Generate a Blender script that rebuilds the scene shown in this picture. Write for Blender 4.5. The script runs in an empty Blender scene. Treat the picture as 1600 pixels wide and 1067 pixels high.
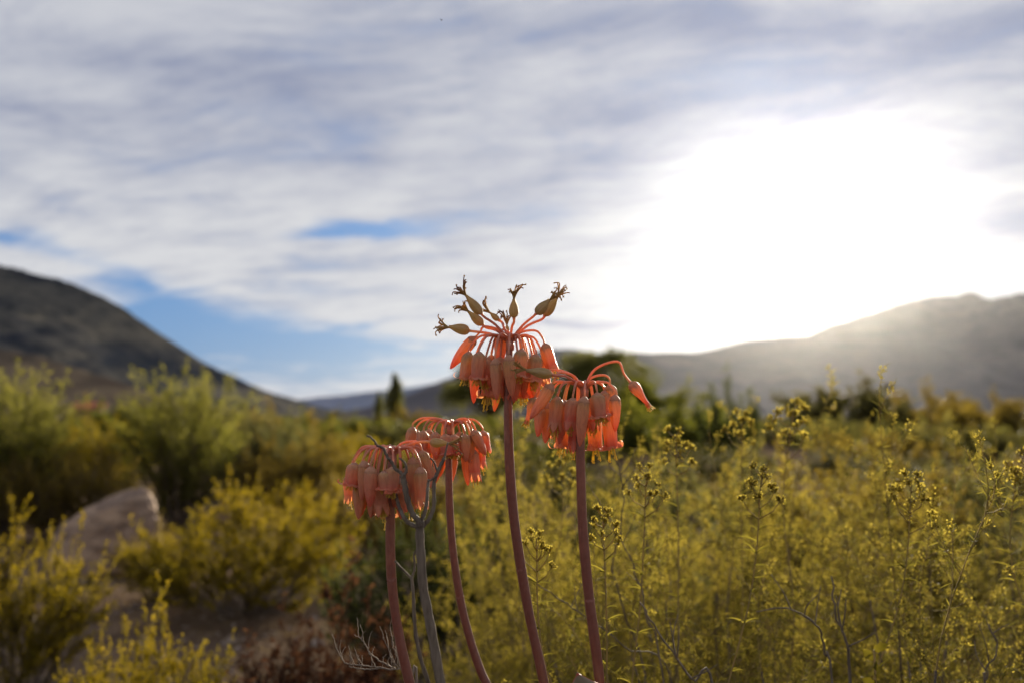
import bpy, bmesh, math, random
import numpy as np
from mathutils import Vector, Matrix

# ------------------------------------------------------------------ camera
scene = bpy.context.scene
col = scene.collection
F_PX = 35.0 / 36.0 * 1600.0            # focal length in photograph pixels
CAM = Vector((0.0, 0.0, 0.60))
PITCH = math.atan((655 - 533.5) / F_PX)
cam_d = bpy.data.cameras.new('camera')
cam_d.lens = 35.0
cam_d.sensor_width = 36.0
cam_d.clip_start = 0.02
cam_d.clip_end = 60000.0
cam_d.dof.use_dof = True
cam_d.dof.focus_distance = 0.62
cam_d.dof.aperture_fstop = 6.4
cam_d.dof.aperture_blades = 9
cam = bpy.data.objects.new('camera', cam_d)
cam.location = CAM
cam.rotation_euler = (math.pi / 2 + PITCH, 0, 0)
col.objects.link(cam)
scene.camera = cam

FWD = Vector((0, math.cos(PITCH), math.sin(PITCH)))
UPV = Vector((0, -math.sin(PITCH), math.cos(PITCH)))
RIG = Vector((1, 0, 0))


def ray(px, py):
    return FWD + RIG * ((px - 800) / F_PX) + UPV * ((533.5 - py) / F_PX)


def at(px, py, depth):
    """world point seen at a photograph pixel, at a given real distance ahead"""
    return CAM + ray(px, py) * depth


# ------------------------------------------------------------------ world, sun, exposure
SUN_DIR = ray(1285, 366).normalized()          # towards the sun
SUN_EL = math.asin(SUN_DIR.z)
SUN_AZ = math.atan2(SUN_DIR.x, SUN_DIR.y)
SKY_STRENGTH = 0.05
SUN_STRENGTH = 5.0

world = bpy.data.worlds.new('World')
scene.world = world
world.use_nodes = True
wt = world.node_tree
wt.nodes.clear()


class NT:
    """small helper to write node trees as expressions"""

    def __init__(self, tree):
        self.t = tree

    def new(self, typ, **kw):
        n = self.t.nodes.new(typ)
        for k, v in kw.items():
            setattr(n, k, v)
        return n

    def put(self, sock, v):
        if isinstance(v, bpy.types.NodeSocket):
            self.t.links.new(v, sock)
        else:
            if isinstance(v, (tuple, list, Vector)) and sock.type == 'RGBA' and len(v) == 3:
                v = (*v, 1.0)
            sock.default_value = v

    def m(self, op, a, b=None, c=None, clamp=False):
        n = self.new('ShaderNodeMath', operation=op, use_clamp=clamp)
        for i, v in enumerate((a, b, c)):
            if v is not None:
                self.put(n.inputs[i], v)
        return n.outputs[0]

    def v(self, op, a, b=None, scale=None):
        n = self.new('ShaderNodeVectorMath', operation=op)
        self.put(n.inputs[0], a)
        if b is not None:
            self.put(n.inputs[1], b)
        if scale is not None:
            self.put(n.inputs[3], scale)
        return n.outputs['Value'] if op in ('DOT_PRODUCT', 'LENGTH', 'DISTANCE') else n.outputs[0]

    def noise(self, vec, scale, detail=4.0, rough=0.5, dist=0.0, colour=False):
        n = self.new('ShaderNodeTexNoise')
        if vec is not None:
            self.put(n.inputs['Vector'], vec)
        n.inputs['Scale'].default_value = scale
        n.inputs['Detail'].default_value = detail
        n.inputs['Roughness'].default_value = rough
        n.inputs['Distortion'].default_value = dist
        return n.outputs['Color'] if colour else n.outputs[0]

    def smooth(self, x, lo, hi, a=0.0, b=1.0):
        n = self.new('ShaderNodeMapRange', interpolation_type='SMOOTHSTEP')
        self.put(n.inputs['Value'], x)
        n.inputs['From Min'].default_value = lo
        n.inputs['From Max'].default_value = hi
        n.inputs['To Min'].default_value = a
        n.inputs['To Max'].default_value = b
        return n.outputs[0]

    def lin(self, x, lo, hi, a=0.0, b=1.0):
        n = self.new('ShaderNodeMapRange')
        self.put(n.inputs['Value'], x)
        n.inputs['From Min'].default_value = lo
        n.inputs['From Max'].default_value = hi
        n.inputs['To Min'].default_value = a
        n.inputs['To Max'].default_value = b
        return n.outputs[0]

    def mix(self, f, a, b, blend='MIX'):
        n = self.new('ShaderNodeMix', data_type='RGBA', blend_type=blend)
        self.put(n.inputs[0], f)
        self.put(n.inputs[6], a)
        self.put(n.inputs[7], b)
        return n.outputs[2]

    def comb(self, x, y, z):
        n = self.new('ShaderNodeCombineXYZ')
        for i, v in enumerate((x, y, z)):
            self.put(n.inputs[i], v)
        return n.outputs[0]


W = NT(wt)
sky = W.new('ShaderNodeTexSky', sky_type='NISHITA')
sky.sun_disc = False
sky.sun_elevation = SUN_EL
sky.sun_rotation = SUN_AZ
sky.altitude = 400.0
sky.air_density = 1.0
sky.dust_density = 1.2
sky.ozone_density = 1.5
D = W.new('ShaderNodeTexCoord').outputs['Generated']
sep = W.new('ShaderNodeSeparateXYZ')
wt.links.new(D, sep.inputs[0])
dx, dy, dz = sep.outputs
zz = W.m('ADD', W.m('MAXIMUM', dz, 0.0), 0.10)
PX = W.m('DIVIDE', dx, zz)
PY = W.m('DIVIDE', dy, zz)
P = W.comb(PX, PY, 0.0)                         # position on the cloud deck
warp = W.v('SCALE', W.v('SUBTRACT', W.noise(P, 1.3, 1.0, 0.5, 0.0, True), (0.5, 0.5, 0.5)), scale=0.38)
PW = W.v('ADD', P, warp)
rot = W.new('ShaderNodeVectorRotate', rotation_type='Z_AXIS')
wt.links.new(PW, rot.inputs['Vector'])
rot.inputs['Angle'].default_value = math.radians(22)
PS = W.v('MULTIPLY', rot.outputs[0], (0.72, 1.45, 1.0))
n_cov = W.noise(PW, 1.7, 6.0, 0.62, 0.0)
n_str = W.noise(PS, 1.7, 5.0, 0.6, 0.0)
n_fine = W.noise(PS, 6.5, 4.0, 0.65, 0.0)
cov = W.m('ADD', W.m('MULTIPLY', n_cov, 0.5), W.m('ADD', W.m('MULTIPLY', n_str, 0.4), W.m('MULTIPLY', n_fine, 0.1)))

# wind-warped direction for the gaps seen between the clouds
dw = W.v('ADD', D, W.v('SCALE', W.v('SUBTRACT', W.noise(PW, 3.0, 2.0, 0.6, 0.0, True), (0.5, 0.5, 0.5)), scale=0.036))


def blob(px, py, a, b, tilt=0.0):
    c = ray(px, py).normalized()
    r = c.cross(Vector((0, 0, 1))).normalized()
    u = r.cross(c).normalized()
    ca, sa = math.cos(math.radians(tilt)), math.sin(math.radians(tilt))
    r2, u2 = r * ca + u * sa, u * ca - r * sa
    U = W.v('DOT_PRODUCT', dw, tuple(r2 * (F_PX / a)))
    V = W.v('DOT_PRODUCT', dw, tuple(u2 * (F_PX / b)))
    q = W.m('ADD', W.m('MULTIPLY', U, U), W.m('MULTIPLY', V, V))
    e = W.m('EXPONENT', W.m('MULTIPLY', q, -1.0))
    return W.m('MULTIPLY', e, W.m('GREATER_THAN', W.v('DOT_PRODUCT', D, tuple(c)), 0.0))


def total(bl, weights):
    s = None
    for b_, w_ in zip(bl, weights):
        t_ = W.m('MULTIPLY', b_, w_)
        s = t_ if s is None else W.m('ADD', s, t_)
    return s


gap = total([blob(565, 360, 100, 15, 2), blob(330, 535, 300, 50, -6), blob(10, 372, 90, 18, -12),
             blob(560, 545, 150, 24, -4), blob(255, 478, 120, 26, -28), blob(200, 420, 120, 16, -10), blob(470, 592, 260, 26, 2)],
            [0.36, 0.40, 0.16, 0.24, 0.18, 0.08, 0.20])
veil = total([blob(500, 567, 230, 13, 1), blob(560, 593, 200, 11, 2), blob(430, 610, 320, 16, 0)], [0.20, 0.14, 0.10])
dark = total([blob(955, 180, 90, 26, 4), blob(905, 265, 110, 26, 12), blob(1010, 507, 150, 9, 0), blob(880, 505, 70, 14, 0),
              blob(890, 372, 160, 16, 0), blob(1120, 40, 200, 34, -4), blob(740, 430, 120, 12, 2), blob(300, 110, 220, 30, 0),
              blob(120, 180, 200, 24, 3), blob(600, 250, 120, 12, 4), blob(1570, 350, 110, 34, 4), blob(1480, 60, 200, 30, 10), blob(1560, 255, 130, 24, 8), blob(1330, 170, 220, 20, 6)],
             [0.6, 0.45, 0.75, 0.6, 0.45, 0.7, 0.3, 0.5, 0.4, 0.3, 0.75, 0.6, 0.6, 0.4])
alpha = W.smooth(W.m('ADD', W.m('SUBTRACT', W.m('ADD', cov, 0.17), gap), veil), 0.35, 0.67)

cosang = W.v('DOT_PRODUCT', D, tuple(ray(1248, 368).normalized()))   # brightest part of the veil before the sun
ang = W.m('ARCCOSINE', W.m('MINIMUM', cosang, 0.99999))          # radians from the sun
g1 = W.m('DIVIDE', 1.0, W.m('ADD', W.m('POWER', W.m('DIVIDE', ang, math.radians(3.7)), 2.0), 1.0))
g2 = W.m('EXPONENT', W.m('MULTIPLY', W.m('DIVIDE', ang, math.radians(13.0)), -1.0))
aureole = W.m('ADD', W.m('MULTIPLY', g1, 1.9), W.m('MULTIPLY', g2, 0.16))

low = W.smooth(dz, 0.04, 0.34)                                   # thicker, greyer deck higher up
shade = W.m('ADD', W.m('MULTIPLY', n_str, 0.45), W.m('ADD', W.m('MULTIPLY', n_fine, 0.27), W.m('MULTIPLY', n_cov, 0.28)))
lightness = W.m('SUBTRACT', W.m('SUBTRACT', W.m('MULTIPLY', W.smooth(shade, 0.34, 0.64), 0.75), W.m('MULTIPLY', low, 0.52)), W.m('MULTIPLY', dark, 0.65))
lightness = W.m('ADD', lightness, 0.55, clamp=True)
c_cloud = W.mix(lightness, (0.285, 0.320, 0.440), (0.66, 0.67, 0.70))
tint = W.mix(W.m('MINIMUM', g2, 1.0), (1.0, 1.0, 1.0), (1.0, 0.96, 0.90))
c_cloud = W.mix(1.0, c_cloud, tint, 'MULTIPLY')
amp = W.m('ADD', aureole, 1.0)
amp = W.m('MULTIPLY', amp, 0.5 / SKY_STRENGTH)
c_cloud = W.v('SCALE', c_cloud, scale=amp)
c_gap = W.v('ADD', W.v('MULTIPLY', sky.outputs[0], (0.22, 0.28, 0.36)), (0.5, 1.6, 4.0))
c_gap = W.v('ADD', c_gap, W.v('SCALE', (0.9, 0.95, 1.0), scale=W.m('MULTIPLY', aureole, 3.0)))
final = W.mix(alpha, c_gap, c_cloud)
bg = W.new('ShaderNodeBackground')
wt.links.new(final, bg.inputs['Color'])
bg.inputs['Strength'].default_value = SKY_STRENGTH
out = W.new('ShaderNodeOutputWorld')
wt.links.new(bg.outputs[0], out.inputs['Surface'])

sun_d = bpy.data.lights.new('sun', 'SUN')
sun_d.energy = SUN_STRENGTH
sun_d.angle = math.radians(2.0)
sun_d.color = (1.0, 0.87, 0.66)
sun = bpy.data.objects.new('sun', sun_d)
sun.rotation_euler = SUN_DIR.to_track_quat('Z', 'Y').to_euler()
sun.location = (3, 10, 6)
col.objects.link(sun)

scene.view_settings.view_transform = 'Standard'
scene.view_settings.look = 'None'
scene.view_settings.gamma = 1.0
scene.view_settings.use_curve_mapping = False
scene.view_settings.exposure = 1.0
scene.cycles.max_bounces = 3
scene.cycles.diffuse_bounces = 2
scene.cycles.transmission_bounces = 3
scene.cycles.adaptive_threshold = 0.025
scene.cycles.glossy_bounces = 2
scene.cycles.caustics_reflective = False
scene.cycles.caustics_refractive = False

# ------------------------------------------------------------------ mesh helpers
WM = {}


class MB:
    """collects vertices, faces and one float per vertex, and builds one mesh"""

    def __init__(self):
        self.v, self.q, self.t, self.a, self.n = [], [], [], [], 0

    def add(self, v, quads=None, tris=None, a=None):
        v = np.asarray(v, dtype=np.float64).reshape(-1, 3)
        self.v.append(v)
        self.a.append(np.zeros(len(v)) if a is None else np.broadcast_to(np.asarray(a, dtype=np.float64), (len(v),)))
        if quads is not None and len(quads):
            self.q.append(np.asarray(quads, dtype=np.int64).reshape(-1, 4) + self.n)
        if tris is not None and len(tris):
            self.t.append(np.asarray(tris, dtype=np.int64).reshape(-1, 3) + self.n)
        self.n += len(v)

    def mesh(self, name, smooth=True):
        me = bpy.data.meshes.new(name)
        v = np.concatenate(self.v)
        q = np.concatenate(self.q) if self.q else np.zeros((0, 4), int)
        t = np.concatenate(self.t) if self.t else np.zeros((0, 3), int)
        me.vertices.add(len(v))
        me.vertices.foreach_set('co', v.astype(np.float32).ravel())
        nl = q.size + t.size
        me.loops.add(nl)
        me.loops.foreach_set('vertex_index', np.concatenate([q.ravel(), t.ravel()]).astype(np.int32))
        me.polygons.add(len(q) + len(t))
        ls = np.concatenate([np.arange(len(q)) * 4, q.size + np.arange(len(t)) * 3]).astype(np.int32)
        me.polygons.foreach_set('loop_start', ls)
        me.update(calc_edges=True)
        me.validate()
        at_ = me.attributes.new('tone', 'FLOAT', 'POINT')
        at_.data.foreach_set('value', np.concatenate(self.a).astype(np.float32))
        me.polygons.foreach_set('use_smooth', np.full(len(me.polygons), smooth))
        me.update()
        return me


def put(name, me, mat, parent=None, M=None, label=None, cat=None, group=None, kind=None):
    """link a mesh (or None for an Empty); M is its world matrix"""
    o = bpy.data.objects.new(name, me)
    col.objects.link(o)
    M = M.copy() if M is not None else Matrix.Identity(4)
    WM[o] = M
    o.matrix_basis = M
    if parent is not None:
        o.parent = parent
        o.matrix_parent_inverse = WM[parent].inverted()
    if me is not None and mat is not None:
        if not me.materials:
            me.materials.append(mat)
        elif me.materials[0] != mat:            # same mesh, this object's own material
            o.material_slots[0].link = 'OBJECT'
            o.material_slots[0].material = mat
    if label:
        o['label'] = label
    if cat:
        o['category'] = cat
    if group:
        o['group'] = group
    if kind:
        o['kind'] = kind
    return o


def sweep(mb, pts, rad, sides=8, cap=True, a=None, rib=0.0):
    """a tapered tube through points"""
    pts = np.asarray([tuple(p) for p in pts], float)
    n = len(pts)
    rad = np.broadcast_to(np.asarray(rad, float), (n,))
    tan = np.gradient(pts, axis=0)
    tan /= np.linalg.norm(tan, axis=1)[:, None] + 1e-12
    ref = np.array([0.0, 0.0, 1.0]) if abs(tan[0][2]) < 0.9 else np.array([1.0, 0.0, 0.0])
    u = np.cross(tan[0], ref)
    u /= np.linalg.norm(u)
    ph = np.linspace(0, 2 * np.pi, sides, endpoint=False)
    rings = []
    for i in range(n):
        u = u - tan[i] * np.dot(u, tan[i])
        u /= np.linalg.norm(u) + 1e-12
        w = np.cross(tan[i], u)
        rr = rad[i] * (1 + rib * np.cos(5 * ph))
        rings.append(pts[i] + (np.cos(ph) * rr)[:, None] * u + (np.sin(ph) * rr)[:, None] * w)
    V = np.concatenate(rings)
    k = np.arange(sides)
    Q = []
    for i in range(n - 1):
        Q.append(np.stack([i * sides + k, i * sides + (k + 1) % sides, (i + 1) * sides + (k + 1) % sides, (i + 1) * sides + k], 1))
    aa = np.repeat(np.linspace(0, 1, n), sides) if a is None else a
    T = None
    if cap:
        V = np.concatenate([V, pts[:1], pts[-1:]])
        c0, c1 = n * sides, n * sides + 1
        T = np.concatenate([np.stack([np.full(sides, c0), (k + 1) % sides, k], 1),
                            np.stack([np.full(sides, c1), (n - 1) * sides + k, (n - 1) * sides + (k + 1) % sides], 1)])
        if a is None:
            aa = np.concatenate([aa, [0, 1]])
    mb.add(V, np.concatenate(Q), T, aa)


def smooth_path(pts, per=6):
    """Catmull-Rom through points"""
    pts = [Vector(p) for p in pts]
    e = [pts[0] * 2 - pts[1]] + pts + [pts[-1] * 2 - pts[-2]]
    outp = []
    for i in range(1, len(e) - 2):
        p0, p1, p2, p3 = e[i - 1], e[i], e[i + 1], e[i + 2]
        for j in range(per):
            t = j / per
            outp.append(0.5 * ((2 * p1) + (p2 - p0) * t + (2 * p0 - 5 * p1 + 4 * p2 - p3) * t * t + (3 * p1 - p0 - 3 * p2 + p3) * t ** 3))
    outp.append(pts[-1])
    return outp


def lathe(mb, prof, sides=16, rib=0.0, ribn=5, bend=0.0, phase=0.0):
    """profile of (radius, z) going down -z; tone runs 0..1 along it"""
    ph = np.linspace(0, 2 * np.pi, sides, endpoint=False)
    n = len(prof)
    z0, z1 = prof[0][1], prof[-1][1]
    V, A = [], []
    for r, z in prof:
        f = (z - z0) / (z1 - z0 + 1e-12)
        rr = r * (1 + rib * np.cos(ribn * ph + phase) * min(1, 2.5 * f + 0.2))
        V.append(np.stack([np.cos(ph) * rr + bend * f * f, np.sin(ph) * rr, np.full(sides, z)], 1))
        A.append(np.full(sides, f))
    k = np.arange(sides)
    Q = [np.stack([i * sides + k, (i + 1) * sides + k, (i + 1) * sides + (k + 1) % sides, i * sides + (k + 1) % sides], 1) for i in range(n - 1)]
    mb.add(np.concatenate(V), np.concatenate(Q), None, np.concatenate(A))


def tubes3(mb, pts, rad, a=0.0):
    """many thin three-sided tubes: pts (N,K,3), rad (N,K)"""
    N, K, _ = pts.shape
    tan = np.gradient(pts, axis=1)
    tan /= np.linalg.norm(tan, axis=2, keepdims=True) + 1e-12
    ref = np.where(np.abs(tan[:, :1, 2:3]) < 0.9, np.array([[[0, 0, 1.0]]]), np.array([[[1.0, 0, 0]]]))
    u = np.cross(tan, np.broadcast_to(ref, tan.shape))
    u /= np.linalg.norm(u, axis=2, keepdims=True) + 1e-12
    w = np.cross(tan, u)
    ph = np.array([0, 2.0944, 4.18879])
    V = pts[:, :, None, :] + rad[:, :, None, None] * (np.cos(ph)[None, None, :, None] * u[:, :, None, :] + np.sin(ph)[None, None, :, None] * w[:, :, None, :])
    base = (np.arange(N) * K * 3)[:, None, None]
    i = np.arange(K - 1)[None, :, None] * 3
    k = np.arange(3)[None, None, :]
    q = np.stack([base + i + k, base + i + (k + 1) % 3, base + i + 3 + (k + 1) % 3, base + i + 3 + k], -1)
    aa = np.broadcast_to(np.asarray(a, float).reshape(-1, 1), (N, K * 3)).ravel() if np.ndim(a) else a
    mb.add(V.reshape(-1, 3), q.reshape(-1, 4), None, aa)


def leaves(mb, p, d, nrm, L, Wd, curl, tone):
    """many narrow leaves of two quads each"""
    n = len(p)
    s = np.cross(d, nrm)
    s /= np.linalg.norm(s, axis=1)[:, None] + 1e-12
    up = np.cross(s, d)
    L = np.asarray(L)[:, None]
    Wd = np.asarray(Wd)[:, None]
    curl = np.asarray(curl)[:, None]
    m = p + d * L * 0.5 + up * L * 0.18 * curl
    t = p + d * L * 0.95 - up * L * 0.15 * curl
    V = np.stack([p - s * Wd * 0.22, p + s * Wd * 0.22, m - s * Wd * 0.5, m + s * Wd * 0.5, t - s * Wd * 0.1, t + s * Wd * 0.1], 1)
    b = (np.arange(n) * 6)[:, None]
    q = np.concatenate([b + np.array([[0, 1, 3, 2]]), b + np.array([[2, 3, 5, 4]])])
    mb.add(V.reshape(-1, 3), q, None, np.repeat(tone, 6))


OCT = np.array([[1, 0, 0], [-1, 0, 0], [0, 1, 0], [0, -1, 0], [0, 0, 1], [0, 0, -1]], float)
OCT_T = np.array([[0, 2, 4], [2, 1, 4], [1, 3, 4], [3, 0, 4], [2, 0, 5], [1, 2, 5], [3, 1, 5], [0, 3, 5]])


def beads(mb, p, r, tone):
    n = len(p)
    V = p[:, None, :] + OCT[None] * np.asarray(r)[:, None, None]
    t = (np.arange(n) * 6)[:, None, None] + OCT_T[None]
    mb.add(V.reshape(-1, 3), None, t.reshape(-1, 3), np.repeat(tone, 6))


def unit(v):
    return v / (np.linalg.norm(v, axis=-1, keepdims=True) + 1e-12)


# ------------------------------------------------------------------ materials
def new_mat(name):
    m = bpy.data.materials.new(name)
    m.use_nodes = True
    m.node_tree.nodes.clear()
    T = NT(m.node_tree)
    o = T.new('ShaderNodeOutputMaterial')
    return m, T, o


def tone_node(T):
    n = T.new('ShaderNodeAttribute')
    n.attribute_name = 'tone'
    return n.outputs['Fac']


def ramp(T, f, stops):
    n = T.new('ShaderNodeValToRGB')
    T.put(n.inputs[0], f)
    cr = n.color_ramp
    while len(cr.elements) < len(stops):
        cr.elements.new(0.5)
    for e, (p_, c_) in zip(cr.elements, stops):
        e.position = p_
        e.color = (*c_, 1.0)
    return n.outputs[0]


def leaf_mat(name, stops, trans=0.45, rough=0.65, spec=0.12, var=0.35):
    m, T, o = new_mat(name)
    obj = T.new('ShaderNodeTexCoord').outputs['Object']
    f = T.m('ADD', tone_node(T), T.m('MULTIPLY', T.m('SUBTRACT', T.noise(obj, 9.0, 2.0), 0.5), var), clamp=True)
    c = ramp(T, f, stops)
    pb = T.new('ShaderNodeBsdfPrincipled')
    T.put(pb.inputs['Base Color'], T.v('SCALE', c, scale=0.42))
    pb.inputs['Roughness'].default_value = rough
    pb.inputs['Specular IOR Level'].default_value = spec
    tr = T.new('ShaderNodeBsdfTranslucent')
    T.put(tr.inputs['Color'], T.mix(1.0, c, (1.9, 1.85, 1.15), 'MULTIPLY'))
    mx = T.new('ShaderNodeMixShader')
    mx.inputs[0].default_value = trans
    m.node_tree.links.new(pb.outputs[0], mx.inputs[1])
    m.node_tree.links.new(tr.outputs[0], mx.inputs[2])
    m.node_tree.links.new(mx.outputs[0], o.inputs['Surface'])
    return m


def plain_mat(name, c1, c2, scale=20.0, rough=0.8, spec=0.2, bump=0.0, stretch=None, detail=5.0, bscale=None, bdist=0.002):
    m, T, o = new_mat(name)
    obj = T.new('ShaderNodeTexCoord').outputs['Object']
    if stretch:
        obj = T.v('MULTIPLY', obj, stretch)
    n = T.noise(obj, scale, detail, 0.6)
    c = T.mix(T.smooth(n, 0.35, 0.65), c1, c2)
    pb = T.new('ShaderNodeBsdfPrincipled')
    T.put(pb.inputs['Base Color'], c)
    pb.inputs['Roughness'].default_value = rough
    pb.inputs['Specular IOR Level'].default_value = spec
    if bump:
        b = T.new('ShaderNodeBump')
        b.inputs['Strength'].default_value = bump
        b.inputs['Distance'].default_value = bdist
        T.put(b.inputs['Height'], T.noise(obj, bscale or scale * 2.5, 6.0, 0.62))
        m.node_tree.links.new(b.outputs[0], pb.inputs['Normal'])
    m.node_tree.links.new(pb.outputs[0], o.inputs['Surface'])
    return m


def waxy_mat(name, stops, trans=0.3, rough=0.42, bloom=0.25, use_random=True, speck=0.0, sss=0.0, unit_=(1, 1, 1)):
    """fleshy petals and stems: pigment by position along the organ, pale waxy bloom, light shining through"""
    m, T, o = new_mat(name)
    obj = T.v('MULTIPLY', T.new('ShaderNodeTexCoord').outputs['Object'], unit_)
    t = tone_node(T)
    f = T.m('ADD', t, T.m('MULTIPLY', T.m('SUBTRACT', T.noise(obj, 160.0, 4.0, 0.6), 0.5), 0.4))
    if use_random:
        rnd = T.new('ShaderNodeObjectInfo').outputs['Random']
        f = T.m('ADD', f, T.m('MULTIPLY', T.m('SUBTRACT', rnd, 0.5), 0.55))
    f = T.m('ADD', f, 0.0, clamp=True)
    c = ramp(T, f, stops)
    veins = T.noise(T.v('MULTIPLY', obj, (1.0, 1.0, 0.12)), 900.0, 3.0, 0.6)
    wax = T.m('MULTIPLY', T.smooth(T.noise(obj, 330.0, 5.0, 0.65), 0.42, 0.75), bloom)
    c = T.mix(T.m('MULTIPLY', T.smooth(veins, 0.42, 0.68), 0.45), c, T.v('MULTIPLY', c, (0.72, 0.5, 0.5)))
    c2 = T.mix(wax, c, (0.62, 0.44, 0.38))
    if speck:
        c2 = T.mix(T.m('MULTIPLY', T.smooth(T.noise(obj, 900.0, 3.0, 0.6), 0.62, 0.72), speck), c2, (0.10, 0.03, 0.02))
    pb = T.new('ShaderNodeBsdfPrincipled')
    T.put(pb.inputs['Base Color'], c2)
    T.put(pb.inputs['Roughness'], T.lin(T.noise(obj, 250.0, 4.0), 0.3, 0.7, rough - 0.1, rough + 0.18))
    pb.inputs['Specular IOR Level'].default_value = 0.5
    if sss:
        pb.inputs['Subsurface Weight'].default_value = sss
        pb.inputs['Subsurface Scale'].default_value = 0.0022
        pb.inputs['Subsurface Radius'].default_value = (1.0, 0.5, 0.35)
        pb.inputs['Coat Weight'].default_value = 0.6
        pb.inputs['Coat Roughness'].default_value = 0.33
    b = T.new('ShaderNodeBump')
    b.inputs['Strength'].default_value = 0.35
    b.inputs['Distance'].default_value = 0.0004
    T.put(b.inputs['Height'], T.noise(obj, 420.0, 5.0, 0.6))
    m.node_tree.links.new(b.outputs[0], pb.inputs['Normal'])
    tr = T.new('ShaderNodeBsdfTranslucent')
    T.put(tr.inputs['Color'], T.mix(1.0, c, (1.1, 1.12, 0.68), 'MULTIPLY'))
    mx = T.new('ShaderNodeMixShader')
    mx.inputs[0].default_value = trans
    m.node_tree.links.new(pb.outputs[0], mx.inputs[1])
    m.node_tree.links.new(tr.outputs[0], mx.inputs[2])
    m.node_tree.links.new(mx.outputs[0], o.inputs['Surface'])
    return m


M_petal = waxy_mat('coral_petal', [(0.0, (0.66, 0.41, 0.19)), (0.12, (0.80, 0.43, 0.21)), (0.34, (0.86, 0.41, 0.23)), (0.8, (0.86, 0.33, 0.21)), (1.0, (0.84, 0.23, 0.15))], 0.5, bloom=0.16, speck=0.4, unit_=(0.0045, 0.0045, 0.028))
M_pedicel = waxy_mat('pink_pedicel', [(0.0, (0.78, 0.31, 0.22)), (0.6, (0.80, 0.35, 0.25)), (1.0, (0.66, 0.37, 0.25))], 0.5, 0.34, 0.2)
M_calyx = waxy_mat('calyx_skin', [(0.0, (0.56, 0.27, 0.16)), (1.0, (0.58, 0.27, 0.14))], 0.25, 0.5, 0.15, unit_=(0.0045, 0.0045, 0.02))
M_stamen = waxy_mat('yellow_stamen', [(0.0, (0.62, 0.42, 0.10)), (0.7, (0.78, 0.58, 0.10)), (1.0, (0.85, 0.66, 0.14))], 0.45, 0.5, 0.0)
M_stem = waxy_mat('red_stem_skin', [(0.0, (0.110, 0.038, 0.027)), (0.6, (0.150, 0.038, 0.025)), (0.85, (0.21, 0.058, 0.036)), (1.0, (0.30, 0.095, 0.055))], 0.02, 0.44, 0.04, False, 0.4, 0.25)
M_scar = plain_mat('stem_scar', (0.30, 0.13, 0.10), (0.20, 0.075, 0.055), 500.0, 0.7)
M_capsule = waxy_mat('seed_capsule_skin', [(0.0, (0.55, 0.34, 0.17)), (0.35, (0.47, 0.35, 0.17)), (1.0, (0.50, 0.35, 0.16))], 0.4, 0.6, 0.3, speck=0.3, unit_=(0.0033, 0.0033, 0.012))
M_style = waxy_mat('dried_style', [(0.0, (0.60, 0.40, 0.14)), (0.7, (0.52, 0.30, 0.10)), (1.0, (0.22, 0.09, 0.05))], 0.45, 0.6, 0.0)
M_dry = plain_mat('grey_dry_wood', (0.095, 0.070, 0.052), (0.20, 0.155, 0.115), 260.0, 0.8, 0.25, 0.7, (1, 1, 0.16), bdist=0.0008)
M_twig = plain_mat('pale_dry_twig', (0.15, 0.112, 0.085), (0.27, 0.215, 0.165), 200.0, 0.8, 0.25, 0.4, (1, 1, 0.3), bdist=0.0005)
M_darkwig = plain_mat('brown_bark', (0.075, 0.055, 0.040), (0.15, 0.115, 0.085), 60.0, 0.85, 0.2, 0.6, (1, 1, 0.3), bdist=0.001)
M_shoot = plain_mat('ochre_shoot', (0.30, 0.20, 0.07), (0.21, 0.16, 0.06), 80.0, 0.85, 0.08)

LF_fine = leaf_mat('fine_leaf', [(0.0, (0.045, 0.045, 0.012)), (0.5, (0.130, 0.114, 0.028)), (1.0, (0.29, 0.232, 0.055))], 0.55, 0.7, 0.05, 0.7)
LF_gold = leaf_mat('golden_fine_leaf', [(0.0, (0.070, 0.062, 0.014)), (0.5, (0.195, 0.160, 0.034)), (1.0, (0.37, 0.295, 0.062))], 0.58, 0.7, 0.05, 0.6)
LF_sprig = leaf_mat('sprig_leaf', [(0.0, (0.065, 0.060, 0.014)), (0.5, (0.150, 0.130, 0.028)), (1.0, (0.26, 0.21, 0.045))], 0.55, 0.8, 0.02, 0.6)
LF_dull = leaf_mat('dull_fine_leaf', [(0.0, (0.036, 0.034, 0.012)), (0.5, (0.090, 0.080, 0.025)), (1.0, (0.18, 0.145, 0.042))], 0.5, 0.7, 0.05, 0.7)
LF_bud = leaf_mat('yellow_flower_bud', [(0.0, (0.21, 0.165, 0.038)), (0.5, (0.31, 0.25, 0.060)), (1.0, (0.42, 0.345, 0.095))], 0.55, 0.8, 0.05)
LF_yel = leaf_mat('yellow_green_leaf', [(0.0, (0.085, 0.072, 0.008)), (0.5, (0.180, 0.138, 0.010)), (1.0, (0.29, 0.205, 0.018))], 0.55)
LF_grn = leaf_mat('green_leaf', [(0.0, (0.050, 0.058, 0.012)), (0.5, (0.100, 0.108, 0.020)), (1.0, (0.18, 0.165, 0.030))], 0.5)
LF_lit = leaf_mat('sunlit_tint_green_leaf', [(0.0, (0.090, 0.095, 0.022)), (0.5, (0.165, 0.163, 0.040)), (1.0, (0.25, 0.225, 0.058))], 0.62)  # backlit glow of the tall bushes put into a brighter leaf colour
LF_gry = leaf_mat('grey_green_leaf', [(0.0, (0.075, 0.080, 0.038)), (0.5, (0.125, 0.122, 0.055)), (1.0, (0.20, 0.175, 0.075))], 0.45)
LF_och = leaf_mat('ochre_leaf', [(0.0, (0.095, 0.070, 0.018)), (0.5, (0.16, 0.118, 0.026)), (1.0, (0.23, 0.165, 0.04))], 0.5)
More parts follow.
